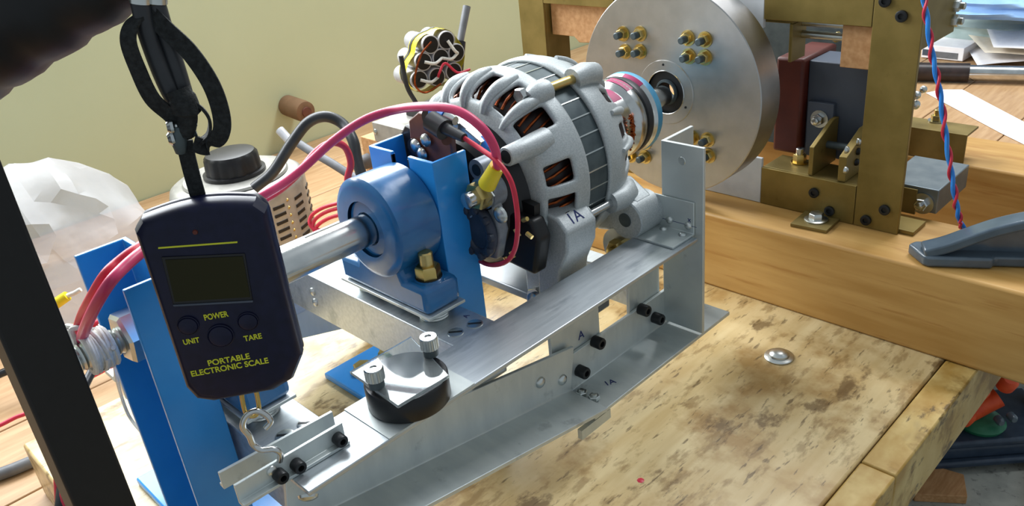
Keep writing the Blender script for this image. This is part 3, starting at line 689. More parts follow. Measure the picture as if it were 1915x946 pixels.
# hold-down bolt on the beam
hd = thing('hold_down_bolt', 'zinc bolt and round washer on square brass plate, on the beam', 'bolt', PX(1526, 416, z=ZT))
c = (PX(1478, 421, z=ZT) + PX(1573, 414, z=ZT)) / 2; c.z = ZT
MB().obox(c + Z1 * .0017, V((.017, .0, 0)) * .98 + V((0, .0015, 0)), V((-.001, .0165, 0)), Z1 * .0015).build('square_plate', 'brassd', hd, bevel=.0004)
pw = PX(1526, 411, z=ZT + .0033)
MB().lathe([(0, .0105), (.0012, .0105), (.0018, .009)], pw, Z1, 28).build('washer', 'zinc', hd)
hexnut(MB(), pw + Z1 * .0016, Z1, .0066, .0055, .2).build('hex_head', 'zinc', hd)

# ================================================================= clear-topped puck on the bar
ZP = ZBAR + .0008
pk = thing('clamp_puck', 'round black puck with square clear plate and two knurled thumbnuts on the bar', 'clamp', (.1, -.33, ZP))
pc = (PX(690, 740, z=ZP) + PX(842, 728, z=ZP)) / 2; pc.z = ZP
pc = V((.1035, -.331, ZP))
MB().lathe([(0, .0240), (.001, .0248), (.0145, .0248), (.0155, .0240)], pc, Z1, 56).build('puck', 'black', pk)
ZQ = ZP + .0158
q = [PX(655, 700, z=ZQ), PX(745, 765, z=ZQ), PX(841, 707, z=ZQ), PX(770, 633, z=ZQ)]
cq = sum(q, V()) / 4
m = MB(); P = [p + Z1 * .0002 for p in q] + [p + Z1 * .0022 for p in q]
m.add(P, [(3, 2, 1, 0), (4, 5, 6, 7), (0, 1, 5, 4), (1, 2, 6, 5), (2, 3, 7, 6), (3, 0, 4, 7)]); m.build('clear_plate', 'clear', pk, bevel=.0004)
for u, v in ((705, 722), (806, 663)):
    b = PX(u, v, z=ZQ + .0022); b.z = ZQ + .0024
    MB().lathe([(0, .0047), (.0045, .0047), (.005, .0042)], b, Z1, 24).build('collar', 'stator', pk)
    m = MB(); pr = []; n = 48; k0 = b + Z1 * .005
    for zz, kn in ((0, 1), (.0070, 1)):
        pr.append([k0 + Z1 * zz + V((math.cos(2 * math.pi * i / n), math.sin(2 * math.pi * i / n), 0)) * (.0054 + (.0003 if i % 2 else 0)) for i in range(n)])
    m.add(pr[0] + pr[1], [(i, (i + 1) % n, n + (i + 1) % n, n + i) for i in range(n)] + [tuple(range(n))[::-1]])
    m.build('thumbnut', 'zinc', pk, sharp=15)
    MB().lathe([(0, .0054), (.0008, .0051), (.0008, .0022), (-.001, .0020)], k0 + Z1 * .0070, Z1, 32, cap=True).build('thumbnut_cap', 'steel', pk)

# ================================================================= hanging digital scale
WD = V((0.57214258, 0.82015417, 0)); ND = V((0.82015417, -0.57214258, 0))      # width direction; normal towards the viewer
SC = V((.1055, -.4185, 0))
sc = thing('luggage_scale', 'dark navy handheld electronic scale hanging by its strap above the long bar', 'scale', (SC.x, SC.y, .17))
FC = SC + ND * .0065
def SP(u, v, off=0.0): return PL(u, v, FC + ND * off, ND)
tl, tr, bl, br = SP(248, 398), SP(522, 372), SP(345, 728), SP(556, 712)
wc = lambda p: (p - FC).dot(WD)
xl, xr = (wc(tl) + wc(bl)) / 2, (wc(tr) + wc(br)) / 2
zt_, zb_ = (SP(375, 375).z), (SP(455, 735).z)
W_, H_ = xr - xl, zt_ - zb_
def outline(ins, zt=zt_, zb=zb_):
    x0, x1 = xl + ins, xr - ins; cx = (x0 + x1) / 2; pts = []
    for i in range(13): t = i / 12; pts.append((x1 - .004 - (x1 - x0 - .008) * t, zt - ins - .0035 + .0035 * math.sin(math.pi * t)))
    pts += [(x0, zt - ins - .008), (x0, zb + ins + .010), (x0 + .003, zb + ins + .003), (x0 + .010, zb + ins), (x1 - .016, zb + ins), (x1 - .007, zb + ins + .004), (x1, zb + ins + .016), (x1, zt - ins - .008)]
    return pts
org = V((FC.x, FC.y, 0))
def slab_(ins, d0, d1):     # layer between depths d0 (front) and d1
    pts = outline(ins); return MB().prism(pts, org + ND * d1, WD, Z1, d0 - d1)
# WD x Z1 points towards: check direction
sgn = WD.cross(Z1).dot(ND)
def layer(ins, front, back):
    m = MB(); pts = outline(ins); m.prism(pts, org + ND * back, WD, Z1, (front - back) * (1 if sgn > 0 else -1)); return m
body = layer(0, -.004, -.0115).build('rear_shell', 'navy', sc, bevel=.003, seg=3)
# front shell with sloped edges: loft between outlines
def loft(rings):
    m = MB(); n = len(rings[0][0]); P = []
    for pts, d in rings: P += [org + ND * d + WD * a + Z1 * b for a, b in pts]
    F = []
    for j in range(len(rings) - 1):
        for i in range(n): F.append((j * n + i, j * n + (i + 1) % n, (j + 1) * n + (i + 1) % n, (j + 1) * n + i))
    F.append(tuple(range(n))[::-1]); F.append(tuple(range((len(rings) - 1) * n, len(rings) * n)))
    if sgn < 0: F = [f[::-1] for f in F]
    return m.add(P, F)
front = loft([(outline(0), -.0040), (outline(.0002), .0005), (outline(.0012), .0034), (outline(.0028), .0050), (outline(.0045), .0056)]).build('front_shell', 'navy', sc, sharp=28)
FZ = .0056
def quad(pts, off, th, nm, mt, par, bev=0):
    P = [SP(u, v, off) for u, v in pts]; m = MB(); P += [p + ND * th for p in P]; n = len(pts)
    m.add(P, [tuple(range(n))[::-1], tuple(range(n, 2 * n))] + [(i, (i + 1) % n, n + (i + 1) % n, n + i) for i in range(n)])
    bm = bmesh.new(); me = bpy.data.meshes.new('x'); me.from_pydata([tuple(p) for p in m.v], [], m.f); bm.from_mesh(me); bmesh.ops.recalc_face_normals(bm, faces=bm.faces)
    m2 = MB().add([v.co.copy() for v in bm.verts], [[v.index for v in f.verts] for f in bm.faces]); bm.free(); bpy.data.meshes.remove(me)
    return m2.build(nm, mt, par, bevel=bev)
quad([(296, 462), (444, 451), (444, 454), (296, 465)], FZ, .0002, 'printed_line', 'ylw', front)
quad([(302, 480), (458, 473), (473, 562), (325, 571)], FZ, .0007, 'screen_bezel', 'black', front, .0003)
quad([(309, 486), (454, 479), (468, 555), (327, 564)], FZ + .0008, .0002, 'screen', 'lcd', front)
quad([(324, 569), (473, 561), (473, 564), (325, 572)], FZ + .0006, .0006, 'bezel_lip', 'slate', front)
for u, v, r in ((352, 608, .0042), (413, 627, .0053), (464, 600, .0042)):
    p = SP(u, v, FZ)
    b = MB().lathe([(0, r * 1.12), (.0006, r * 1.12), (.0009, r * 1.04), (.0007, r), (.0013, r * .96), (.0016, r * .8)], p, ND, 32).build('button', 'navy', front)
MB().lathe([(0, .0012), (.0006, .001)], SP(365, 434, FZ), ND, 12).build('indicator_light', 'redbrown', front)
def lab(s, u, v, h, wpx):
    fit = (SP(u + wpx / 2, v, FZ) - SP(u - wpx / 2, v, FZ)).length
    text(s, SP(u, v, FZ + .0001), WD, Z1, h, 'ylw', front, 'lettering', .00009, fit=fit)
hp = lambda px: (SP(400, 600, FZ) - SP(400, 600 + px, FZ)).length
lab('POWER', 405, 595, hp(14.5), 46); lab('UNIT', 359, 642, hp(13.5), 31); lab('TARE', 474, 635, hp(14), 34)
lab('PORTABLE', 429, 677, hp(15), 80); lab('ELECTRONIC SCALE', 431, 691, hp(15), 148)
# red slip and chain link + hook
def tor(c, u, v, a, b, r, nm, mt, par, n=28):
    return MB().sweep([c + u * (a * math.cos(2 * math.pi * k / n)) + v * (b * math.sin(2 * math.pi * k / n)) for k in range(n)], r, 10, True).build(nm, mt, par)
hkp = SC
def HP(u, v, o=0): return PL(u, v, SC + ND * o, ND)
lk = HP(466, 757)
MB().sweep(spline([HP(452, 728), HP(453, 745), HP(460, 772), HP(474, 778), HP(484, 768), HP(482, 745), HP(478, 728)], 6), .0012, 10).build('chain_link', 'gold', sc)
hook = spline([HP(497, 800, .001), HP(506, 788, .001), HP(497, 776, .001), HP(478, 768, .002), HP(460, 778, .002), HP(454, 798, .002), HP(466, 815, .001), HP(474, 832, 0), HP(490, 841, 0), HP(512, 840, 0), HP(524, 848, -.001), HP(523, 862, -.002)], 6)
MB().sweep(hook, .0016, 12).build('hook', 'steel', sc)

# webbing strap of the scale
stp = thing('scale_strap', 'black woven webbing strap looped above the scale and clamped by two small bolts', 'strap', (SC.x, SC.y, zt_))
def strap(pts, w, nm, sides=None):
    P = spline([HP(u, v, o) for u, v, o in pts], 8)
    S = []
    for i in range(len(P)):
        t = i / (len(P) - 1); a, b = sides[0], sides[1]; S.append((a * (1 - t) + b * t).normalized())
    return MB().ribbon(P, S, w, .0013).build(nm, 'fabric', stp)
NF = ND * .55 + WD * .85; NB = ND * 1.0 + WD * .12
strap([(372, 372, -.002), (360, 330, 0), (350, 290, .001), (345, 262, .001)], .0066, 'tail', (WD, WD))
strap([(345, 262, .001), (325, 222, .003), (285, 185, .005), (258, 130, .006), (240, 78, .006), (247, 45, .004), (266, 28, .0)], .0066, 'left_loop', ((WD + Z1 * .4), (WD * 1.0 + ND * .5)))
strap([(280, 25, .0), (310, 55, .001), (355, 98, .002), (395, 158, .003), (414, 215, .003), (412, 252, .003), (388, 274, .002), (362, 268, .002)], .0072, 'right_loop', ((WD + Z1 * .6), (WD + Z1 * .3)))
strap([(345, 190, .001), (372, 198, .001), (391, 222, .001), (390, 250, .001), (372, 268, .001)], .0060, 'inner_loop', ((ND + Z1 * .4), (ND + WD * .4)))
MB().sweep(spline([HP(262, 4, 0), HP(275, 60, 0), HP(300, 130, 0), HP(322, 178, 0), HP(340, 205, 0)], 5), .0038, 14).build('clamp_jaw', 'blackc', stp)
MB().sweep(spline([HP(292, 8, -.003), HP(308, 62, -.003), HP(330, 130, -.003), HP(348, 190, -.002)], 5), .0038, 14).build('clamp_jaw', 'blackc', stp)
MB().sweep(spline([HP(332, 168, .001), HP(345, 195, .002), HP(350, 220, .002), HP(345, 250, .001)], 5), [.0052] * 3 + [.0058] * 6 + [.0042] * 7, 12).build('knot', 'fabric', stp)
pl_ = MB().sweep([HP(332, 236, .003), HP(334, 262, .003), HP(338, 285, .002)], [.0022, .0035, .0022], 10).build('clip_plate', 'stator', stp)
for du in (0, 1):
    a, b = HP(314 + du * 2, 238 + du * 22, .004), HP(368 + du * 0, 230 + du * 18, .001)
    o = MB().cyl(a + (b - a) * .18, b, .0013, n=12).build('bolt', 'zinc', stp)
    m = MB()
    for k in range(6): c0 = a + (b - a) * (.72 + k * .048); m.lathe([(-.0003, .0013), (0, .0017), (.0003, .0013)], c0, b - a, 12, False)
    m.build('thread', 'stator', o)
    MB().lathe([(-.0005, .002), (.0008, .0032), (.002, .0032), (.0028, .002)], a, b - a, 16).build('head', 'steel', o)
# yoke tips at the top
for u, v, o in ((262, 2, 0), (292, 2, -.003)):
    MB().cyl(HP(u, v - 22, o), HP(u + 1, v + 4, o), .0042, n=16).build('tip', 'zinc', stp)

# ================================================================= black stand
bs_ = thing('black_stand', 'black square-tube stand whose fabric-wrapped arm holds up the scale strap', 'stand', (.078, -.497, ZB))
MB().box(.0655, .0905, -.5085, -.4845, ZB + .0002, .352).build('post', 'blackp', bs_, bevel=.0015)
MB().box(.03, .12, -.545, -.4790, ZB + .0002, ZB + .006).build('foot_plate', 'blackp', bs_, bevel=.001)
# sleeve-like arm: an irregular tube from the post head to above the scale
pa, pb = PX(-110, 96, s=.352), PX(262, -92, s=.335)
L = 26; pts = []; rad = []
for i in range(L):
    t = i / (L - 1); pts.append(pa + (pb - pa) * t)
    rad.append(.0275 - .0095 * t + .0007 * math.sin(i * 1.1) + .0003 * math.sin(i * 2.3 + 1))
MB().sweep(pts, rad, 22).build('arm', 'blackp', bs_)
MB().cyl(PX(258, -58, s=.335), PX(272, -14, s=.336), .010, .005, n=18).build('arm_tip', 'blackp', bs_)

# ================================================================= cables
def cable(name, pts, r, mt, label, n=8, group=None, cat='cable', sides=10):
    P = spline([PX(q[0], q[1], s=q[2]) if q[2] > 0.3 else PX(q[0], q[1], y=q[2]) for q in pts], n)     # third value: distance, or a (negative) y plane
    return tag(MB().sweep(P, r, sides).build(name, mt), label, cat, group)
cable('power_cable', [(146, 668, .462), (152, 635, .455), (165, 600, -.4620), (183, 564, -.4590), (206, 528, -.4530), (232, 500, -.4440), (262, 474, -.4330), (300, 448, -.418), (350, 425, .50), (430, 395, .535), (505, 358, .545), (560, 320, .555), (620, 266, .56), (680, 225, .56), (740, 205, .556), (800, 199, -.236), (855, 207, -.233), (900, 238, -.229), (924, 275, -.224), (931, 312, -.2165)], .0030, 'pink', 'thick pink-red cable arching over the blue bearing block to the yellow crimp')
cable('power_cable', [(136, 680, .468), (141, 640, .462), (152, 596, -.4580), (172, 556, -.4560), (196, 516, -.4500), (220, 492, -.4420), (255, 466, -.4310), (300, 440, -.412), (345, 425, .52), (420, 405, .57), (500, 370, .60), (550, 332, .63), (590, 285, .65), (620, 267, .66), (645, 275, .67), (656, 305, .68), (650, 335, .69), (655, 362, .70)], .0029, 'redc', 'red cable that loops down behind the upper blue stand')
cable('power_cable', [(475, 352, .92), (510, 322, .92), (545, 268, .92), (575, 230, .92), (608, 218, .92), (640, 231, .92), (660, 262, .91), (668, 300, .91), (682, 345, .91)], .0062, 'blackc', 'black cable arching beside the pink one, in front of the wall')
cable('probe_lead', [(552, 264, 1.16), (585, 285, 1.15), (620, 305, 1.14), (660, 330, 1.13), (690, 345, 1.12)], .0060, 'greyc', 'straight dark grey lead lying behind the round transformer')
tag(MB().cyl(PX(523, 243, s=1.17), PX(548, 270, s=1.165), .0065, n=16).build('rod_end', 'capsil'), 'pale grey round rod end leaning behind the black cable', 'rod')
# thin red loop of the alternator
cable('field_wire', [(868, 258, -.2215), (895, 276, -.2215), (930, 302, -.2235), (955, 338, -.2245), (966, 385, -.2235), (968, 430, -.2205), (962, 468, -.2175), (945, 490, -.2155), (915, 495, -.2095), (885, 480, -.2035), (868, 462, -.1995)], .0017, 'redc', 'thin red wire hanging in a loop over the alternator back')
# coils of thin wire behind the bearing
for k, (du, dv) in enumerate(((0, 0), (6, 8), (10, 20))):
    cable('hookup_wire', [(640 + du, 378 + dv, .95), (605 + du, 388 + dv, .96), (583 + du, 403 + dv, .97), (580 + du, 420 + dv, .97), (596 + du * 2, 430 + dv, .97), (640, 425 + dv, .97)], .0022, 'redc', 'thin red hookup wire curled on the bench beside the round transformer', group='red wires curled by the transformer')
# tied bundle at the left stand
for k, (u0, sd) in enumerate(((146, .462), (136, .468))):
    cable('power_cable', [(u0, 668 + k * 12, sd), (u0 - 2, 690, sd), (u0 - 6, 740, sd + .01), (u0 - 14, 800, sd + .02), (u0 - 26, 870, sd + .03), (u0 - 22, 960, sd + .03), (u0 - 14, 1060, sd + .03)], .0029, 'redc', 'red cable hanging straight down from the white string tie', group='red cables below the string tie')
cable('power_cable', [(212, 612, .62), (190, 660, .61), (150, 740, .58), (126, 830, .52), (118, 900, .50), (112, 960, .49), (110, 1040, .49)], .0032, 'blackc', 'black cable dropping behind the black stand post')
# leads on the bench at the left
cable('test_lead', [(-60, 690, .86), (0, 662, .86), (40, 660, .87), (110, 632, .88), (210, 590, .90), (280, 540, .93)], .0038, 'redc', 'thin red test lead lying on the bench beside the slab')
cable('test_lead', [(-60, 725, .85), (10, 695, .86), (70, 672, .87), (140, 640, .88), (215, 610, .90), (280, 570, .92)], .0042, 'blackc', 'thin black test lead lying on the bench beside the slab')
cable('test_lead', [(-40, 812, .76), (0, 795, .765), (30, 780, .77), (60, 768, .775), (110, 735, .79), (190, 695, .83), (260, 655, .86)], .0020, 'redc', 'hair-thin red lead lying nearest the slab corner')
tag(MB().sweep(spline([PX(u, v, z=ZB + .006) for u, v in ((-60, 905), (10, 883), (62, 862))], 4), .0058, 12).build('grey_rod', 'greyc'), 'grey round rod lying on the bench planks against the slab end', 'rod')
# crimped yellow terminal
ye = thing('crimp_terminal', 'yellow crimp terminal with white wire tip lying by the plastic bag', 'terminal', PX(120, 560, z=ZB))
a, b = PX(98, 572, s=.93), PX(126, 553, s=.93)
MB().cyl(a, b, .0062, .0058, n=18).build('sleeve', 'yellow', ye); MB().sweep([b, PX(139, 548, s=.93), PX(151, 541, s=.93)], .0026, 10).build('wire_tip', 'string', ye)
# white string
stg = thing('string_tie', 'white cotton string wound round the threaded shaft end and cables', 'string', PX(200, 650, y=-.47))
pts = []
for i in range(240):
    a = i * .42; k = i / 240; rr = .0092 + .0022 * k; pts.append(V((math.cos(a) * rr, -.4565 + .0060 * math.sin(k * 19), ZA + math.sin(a) * rr)))
MB().sweep(pts, .0014, 7).build('winding', 'string', stg)
c = PX(150, 628, s=.464); pts = []
u_, v_, w_ = basis(PX(160, 600, s=.465) - PX(148, 650, s=.464))
for i in range(60):
    a = i * .5; pts.append(c + w_ * (-.006 + i * .0002) + (u_ * math.cos(a) + v_ * math.sin(a)) * .0078)
MB().sweep(pts, .0012, 7).build('knot', 'string', stg)
MB().sweep(spline([PX(178, 630, s=.452), PX(158, 614, s=.450), PX(134, 616, s=.450), PX(140, 640, s=.452), PX(136, 662, s=.455)], 6), .0016, 7).build('knot_loop', 'string', stg)
MB().sweep(spline([PX(212, 650, y=-.452), PX(216, 690, y=-.440), PX(224, 730, y=-.4195), PX(240, 775, y=-.4185), PX(262, 805, y=-.4185), PX(275, 818, y=-.4185), PX(292, 824, y=-.4185)], 6), .0013, 7).build('loose_end', 'string', stg)

# twisted red and blue pair
ax = spline([PX(u, v, y=yy) for u, v, yy in ((1722, -40, .120), (1731, 20, .120), (1743, 100, .120), (1757, 170, .121), (1768, 250, .122), (1780, 330, .125), (1790, 390, .130), (1800, 424, .136), (1830, 452, .150))], 14)
for ph, mt, nm, rr in ((0, 'blueins', 'blue', .0017), (math.pi, 'redc', 'red', .0012)):
    pts = []
    for i, p in enumerate(ax):
        t = (ax[min(i + 1, len(ax) - 1)] - ax[max(i - 1, 0)]).normalized(); u_, v_, _ = basis(t); a = i * .47 + ph
        pts.append(p + (u_ * math.cos(a) + v_ * math.sin(a)) * (.0008 if nm == 'blue' else .0020))
    tag(MB().sweep(pts, rr, 8).build('twisted_wire', mt), nm + ' wire of the twisted pair hanging beside the brass post', 'wire')

# ================================================================= grey cast foot on the beam
hf = thing('cast_clamp', 'dark grey enamelled cast clamp body with arched rim lying on the beam', 'clamp', PX(1780, 495, z=ZT))
h0 = PX(1735, 500, z=ZT + .0003); hd_ = PX(1825, 503, z=ZT + .0003) - h0; hd_.z = 0; hd_.normalize()
hn = V((-hd_.y, hd_.x, 0))
tip = PX(1715, 462, z=ZT + .0003)
sd0 = (tip - h0).dot(hn)
def HB(a, b, z): return h0 + hd_ * a + hn * b + Z1 * z
m = MB(); poly = [(0, 0), (.046, 0), (.048, .004), (.16, .004), (.16, .030), (-.006, .030), (-.012, .024), (-.004, .003)]
m.prism(poly, h0, hd_, hn, .0095); m.build('foot', 'greyp', hf, bevel=.0025, seg=3)
arch = [(-.003, .010), (.014, .016), (.030, .024), (.050, .033), (.075, .040), (.105, .044), (.16, .046)]
P = spline([HB(a, .011, z) for a, z in arch], 5); S = [hn] * len(P)
MB().ribbon(P, S, .018, .0085).build('arched_rim', 'greyp', hf, bevel=.002, seg=3)
MB().prism([(0, .008)] + arch[1:] + [(.16, .008)], HB(0, .018, 0), hd_, Z1, .004).build('web', 'greyp', hf)

# ================================================================= background : round transformer
vc = V((-.552, -.108, ZB))
va = thing('variable_transformer', 'round grey vented transformer with large black knob on bench', 'transformer', vc + Z1 * .0002)
RV, HV = .087, .115
prof = [(0, RV * 1.0), (.004, RV), (HV - .012, RV), (HV - .004, RV * .97), (HV, RV * .90), (HV + .002, RV * .5), (HV + .002, .01)]
NT = 96
m = MB(); m.lathe(prof, vc + Z1 * .0003, Z1, NT); bod = m.build('case', 'variac', va)
for ang in range(0, 360, 24):
    a = math.radians(ang + 4)
    for j in range(8):
        for k in (0,):
            ct = vc + V((math.cos(a), math.sin(a), 0)) * (RV + .0002) + Z1 * (.016 + j * .0105)
            tg = V((-math.sin(a), math.cos(a), 0)); nr = V((math.cos(a), math.sin(a), 0))
            if nr.dot(EYE - ct) < 0: continue
            MB().obox(ct, tg * .0085, Z1 * .0022, nr * .0006).build('vent_slot', 'black', bod, bevel=.0005)
for j in range(8):
    a = math.radians(14); nr = V((math.cos(a), math.sin(a), 0))
    MB().lathe([(0, .0022), (.0012, .001)], vc + nr * RV + Z1 * (.02 + j * .0105) , nr, 8).build('rivet', 'gold', bod)
m = MB(); m.lathe([(0, RV * .78), (.003, RV * .76), (.0035, .02)], vc + Z1 * (HV + .002), Z1, 72); m.build('dial_plate', 'variac', va)
m = MB(); n = 72; kz = vc + Z1 * (HV + .0058); rings = []
for zz, r0, fl in ((0, .040, 0), (.004, .040, 0), (.0045, .036, 1), (.024, .0345, 1), (.0285, .031, 0), (.030, .024, 0)):
    rings.append([kz + Z1 * zz + V((math.cos(2 * math.pi * i / n), math.sin(2 * math.pi * i / n), 0)) * (r0 - (.0012 if fl and i % 6 < 2 else 0)) for i in range(n)])
F = [(j * n + i, j * n + (i + 1) % n, (j + 1) * n + (i + 1) % n, (j + 1) * n + i) for j in range(5) for i in range(n)] + [tuple(range(5 * n, 6 * n)), tuple(range(n))[::-1]]
m.add([p for r in rings for p in r], F); m.build('knob', 'black', va)

# ---------------- clear plastic bag
def crumple(center, rx, ry, rz, seed, n=40):
    from mathutils import noise
    bm = bmesh.new(); bmesh.ops.create_icosphere(bm, subdivisions=4, radius=1)
    for v in bm.verts:
        d = v.co.normalized(); q = d * 1.5 + V((seed, seed * .7, 0))
        k = 0.98 + .22 * noise.ridged_multi_fractal(q, 1.1, 2.2, 3, 1.0, 2.0) * .5 - .10 * noise.noise(q * .8) - .03 * abs(noise.noise(q * 7))
        v.co = V((d.x * rx * k, d.y * ry * k, max(d.z * rz * k, -rz * .55)))
    P = [V(center) + v.co for v in bm.verts]; F = [[v.index for v in f.verts] for f in bm.faces]; bm.free()
    return MB().add(P, F)
bg_ = crumple((-.672, -.318, ZB + .0600), .112, .110, .108, 5).build('plastic_bag', 'bag', sharp=16)
tag(bg_, 'crumpled clear polythene bag lying on the bench by the wall', 'plastic bag')
# ---------------- aluminium box with capacitors
bx = thing('instrument_box', 'bare aluminium instrument box beneath the taped capacitor bundle', 'box', (-.44, .15, ZB))
MB().box(-.530, -.330, .078, .270, ZB + .0003, .062).build('lower_case', 'wood', bx, bevel=.0008)
lid = MB().box(-.492, -.328, .076, .272, .0622, .090).build('lid', 'variac', bx, bevel=.0008)
for u, v in ((702, 246),): panhead(lid, PX(u, v, y=.0758), -Y1, .004, .002)
MB().box(-.470, -.37, .120, .250, .0902, .101).build('top_plate', 'black', bx, bevel=.0008)
cpb = thing('capacitor_bundle', 'bundle of grey capacitors strapped with yellow tape on the aluminium box', 'capacitors', (-.44, .165, .1012))
cd = V((.93, -.25, .04)).normalized()         # capacitor axis, ends towards the viewer
cu_, cv_, _ = basis(cd); cu_ = V((cd.y, -cd.x, 0)).normalized() * -1; cv_ = cd.cross(cu_); cv_ = cv_ if cv_.z > 0 else -cv_
c0 = PX(818, 118, s=1.12)
lay = [(-.030, -.016), (-.004, -.018), (.022, -.016), (-.020, .006), (.006, .006), (.030, .008), (-.006, .026), (.018, .027)]
for k, (a, b) in enumerate(lay):
    p0 = c0 + cu_ * a + cv_ * b
    o = MB().lathe([(-.062, .0118), (-.060, .0125), (0, .0125), (.001, .0118)], p0, cd, 24).build('capacitor', 'capsil', cpb)
    MB().lathe([(.0011, .0108), (.0013, .002)], p0, cd, 24).build('end_disc', 'black', o)
hull = []
for i in range(40):
    t = 2 * math.pi * i / 40; d = cu_ * math.cos(t) + cv_ * math.sin(t)
    hull.append(max(((cu_ * a + cv_ * b) + d * .0132).dot(d) for a, b in lay))
def band(off, wdt, nm, mt, ex):
    m = MB(); P = []
    pr = [c0 + cd * off + (cu_ * math.cos(2 * math.pi * i / 40) + cv_ * math.sin(2 * math.pi * i / 40)) * (hull[i] + ex) for i in range(40)]
    P = [p - cd * wdt / 2 for p in pr] + [p + cd * wdt / 2 for p in pr]
    m.add(P, [(i, (i + 1) % 40, 40 + (i + 1) % 40, 40 + i) for i in range(40)]); return m.build(nm, mt, cpb)
band(-.016, .024, 'yellow_tape', 'yellow', .0008); band(-.022, .006, 'elastic_band', 'blackc', .0016)
wp = lambda k, d=.004: c0 + cu_ * lay[k][0] + cv_ * lay[k][1] + cd * d
for i, j in ((3, 4), (0, 1), (4, 5), (5, 7)):
    MB().sweep(spline([wp(i), (wp(i, .008) + wp(j, .008)) / 2 - cv_ * .004, wp(j)], 6), .0021, 8).build('white_link', 'string', cpb)
MB().sweep(spline([wp(1), wp(1, .012) + cv_ * .008, wp(4, .012) - cv_ * .006, wp(2, .012), wp(2, .010) + cu_ * .02], 6), .0018, 8).build('red_wire', 'redc', cpb)
MB().sweep(spline([wp(6) + cv_ * .004, wp(3, .012) + cv_ * .010 - cu_ * .008, wp(0, .012) - cu_ * .012, wp(0, .012) - cv_ * .016, wp(1, .010) - cv_ * .008], 6), .0014, 8).build('copper_wire', 'copper', cpb)
MB().sweep(spline([c0 - cu_ * .050 + cv_ * .02, c0 - cu_ * .049 - cv_ * .02, c0 - cu_ * .040 - cv_ * .046], 5), .0032, 8).build('tie_strap', 'blackc', cpb)
lv = thing('lever_rod', 'slim grey rod standing up behind the capacitor bundle', 'rod', PX(858, 78, s=1.2))
MB().cyl(PX(852, 175, s=1.2), PX(860, 78, s=1.2), .0085, .0085, n=16).build('socket', 'black', lv)
MB().cyl(PX(860, 80, s=1.2), PX(873, 12, s=1.2), .0052, .0058, n=16).build('rod', 'greyc', lv)
p = PX(690, 300, y=.0775)
tp_ = MB().cyl(p, p - Y1 * .016, .011, .010, n=20).build('terminal_post', 'greyc', bx); MB().cyl(p - Y1 * .016, p - Y1 * .026, .0065, n=18).build('tip', 'zinc', tp_)
# wood off-cuts behind the stand
for k, (u0, u1) in enumerate(((846, 899), (902, 945))):
    a, b = PX(u0, 520 - k * 2, z=0.0003), PX(u1, 518, z=0.0003)
    d = (b - a); L = d.length; d.normalize(); n = V((-d.y, d.x, 0))
    tag(MB().obox(a + d * L / 2 + n * .02 + Z1 * .0225, d * L / 2, n * .02, Z1 * .022).build('wood_offcut', 'wood', bevel=.001), 'small pale wood off-cut standing on the slab behind the blue stand', 'wood block', 'wood off-cuts behind the blue stand')
tag(MB().obox((PX(1075, 476, z=.001) + PX(1118, 489, z=.001)) / 2, (PX(1118, 489, z=.001) - PX(1075, 476, z=.001)) / 2, V((.003, .004, 0)), Z1 * .0006).build('paper_slip', 'paper'), 'thin white paper slip on the slab under the alternator', 'paper')

# ---------------- right rear clutter
def sheet(pts, z, nm, mt, label, cat, curl=0.0, th=.0006, grp=None):
    P = [PX(u, v, z=z) for u, v in pts]; n = len(P); P2 = [p + Z1 * th for p in P]
    m = MB(); m.add(P + P2, [tuple(range(n))[::-1], tuple(range(n, 2 * n))] + [(i, (i + 1) % n, n + (i + 1) % n, n + i) for i in range(n)])
    me = bpy.data.meshes.new('x'); me.from_pydata([tuple(p) for p in m.v], [], m.f); bm = bmesh.new(); bm.from_mesh(me); bmesh.ops.recalc_face_normals(bm, faces=bm.faces)
    m2 = MB().add([v.co.copy() for v in bm.verts], [[v.index for v in f.verts] for f in bm.faces]); bm.free(); bpy.data.meshes.remove(me)
    return tag(m2.build(nm, mt), label, cat, grp)
zs = ZB + .001
sheet([(1732, 174), (1762, 168), (1800, 168), (1990, 268), (1950, 300), (1915, 270), (1870, 248)], zs, 'paper_strip', 'paper', 'white card strip with rounded end on the wood behind the beams', 'paper')
# flat tool / rule lying across
tr_ = thing('steel_tool', 'long steel tool with dark handle lying across the bench behind the frame', 'tool', PX(1800, 133, z=ZB))
a, b = PX(1712, 134, z=ZB + .018), PX(1960, 139, z=ZB + .018)
MB().cyl(a, a + (b - a) * .42, .017, n=18).build('handle', 'dark', tr_); MB().cyl(a - (b - a) * .03, a, .0175, n=18).build('handle_cap', 'yellow', tr_)
MB().cyl(a + (b - a) * .42, b, .014, n=18).build('blade', 'steel', tr_)
# small carton
k0 = PX(1722, 108, z=ZB + .0005); k1 = PX(1800, 116, z=ZB + .0005); d = k1 - k0; d.z = 0
n_ = V((-d.y, d.x, 0)).normalized(); n_ = n_ if n_.dot(CZ) > 0 else -n_
ct = thing('small_carton', 'small white printed carton standing beside the brass post', 'carton', (k0 + k1) / 2)
MB().obox((k0 + k1) / 2 + n_ * .05 + Z1 * .014, d / 2, n_ * .05, Z1 * .013).build('box', 'paper', ct, bevel=.001)
MB().obox(k0 + d * .10 - n_ * .0006 + Z1 * .012, d.normalized() * .006, n_ * .0002, Z1 * .006).build('printed_dot', 'slate', ct)
MB().obox(k0 + d * .60 - n_ * .0006 + Z1 * .010, d.normalized() * .022, n_ * .0002, Z1 * .006).build('printed_panel', 'greyc', ct)
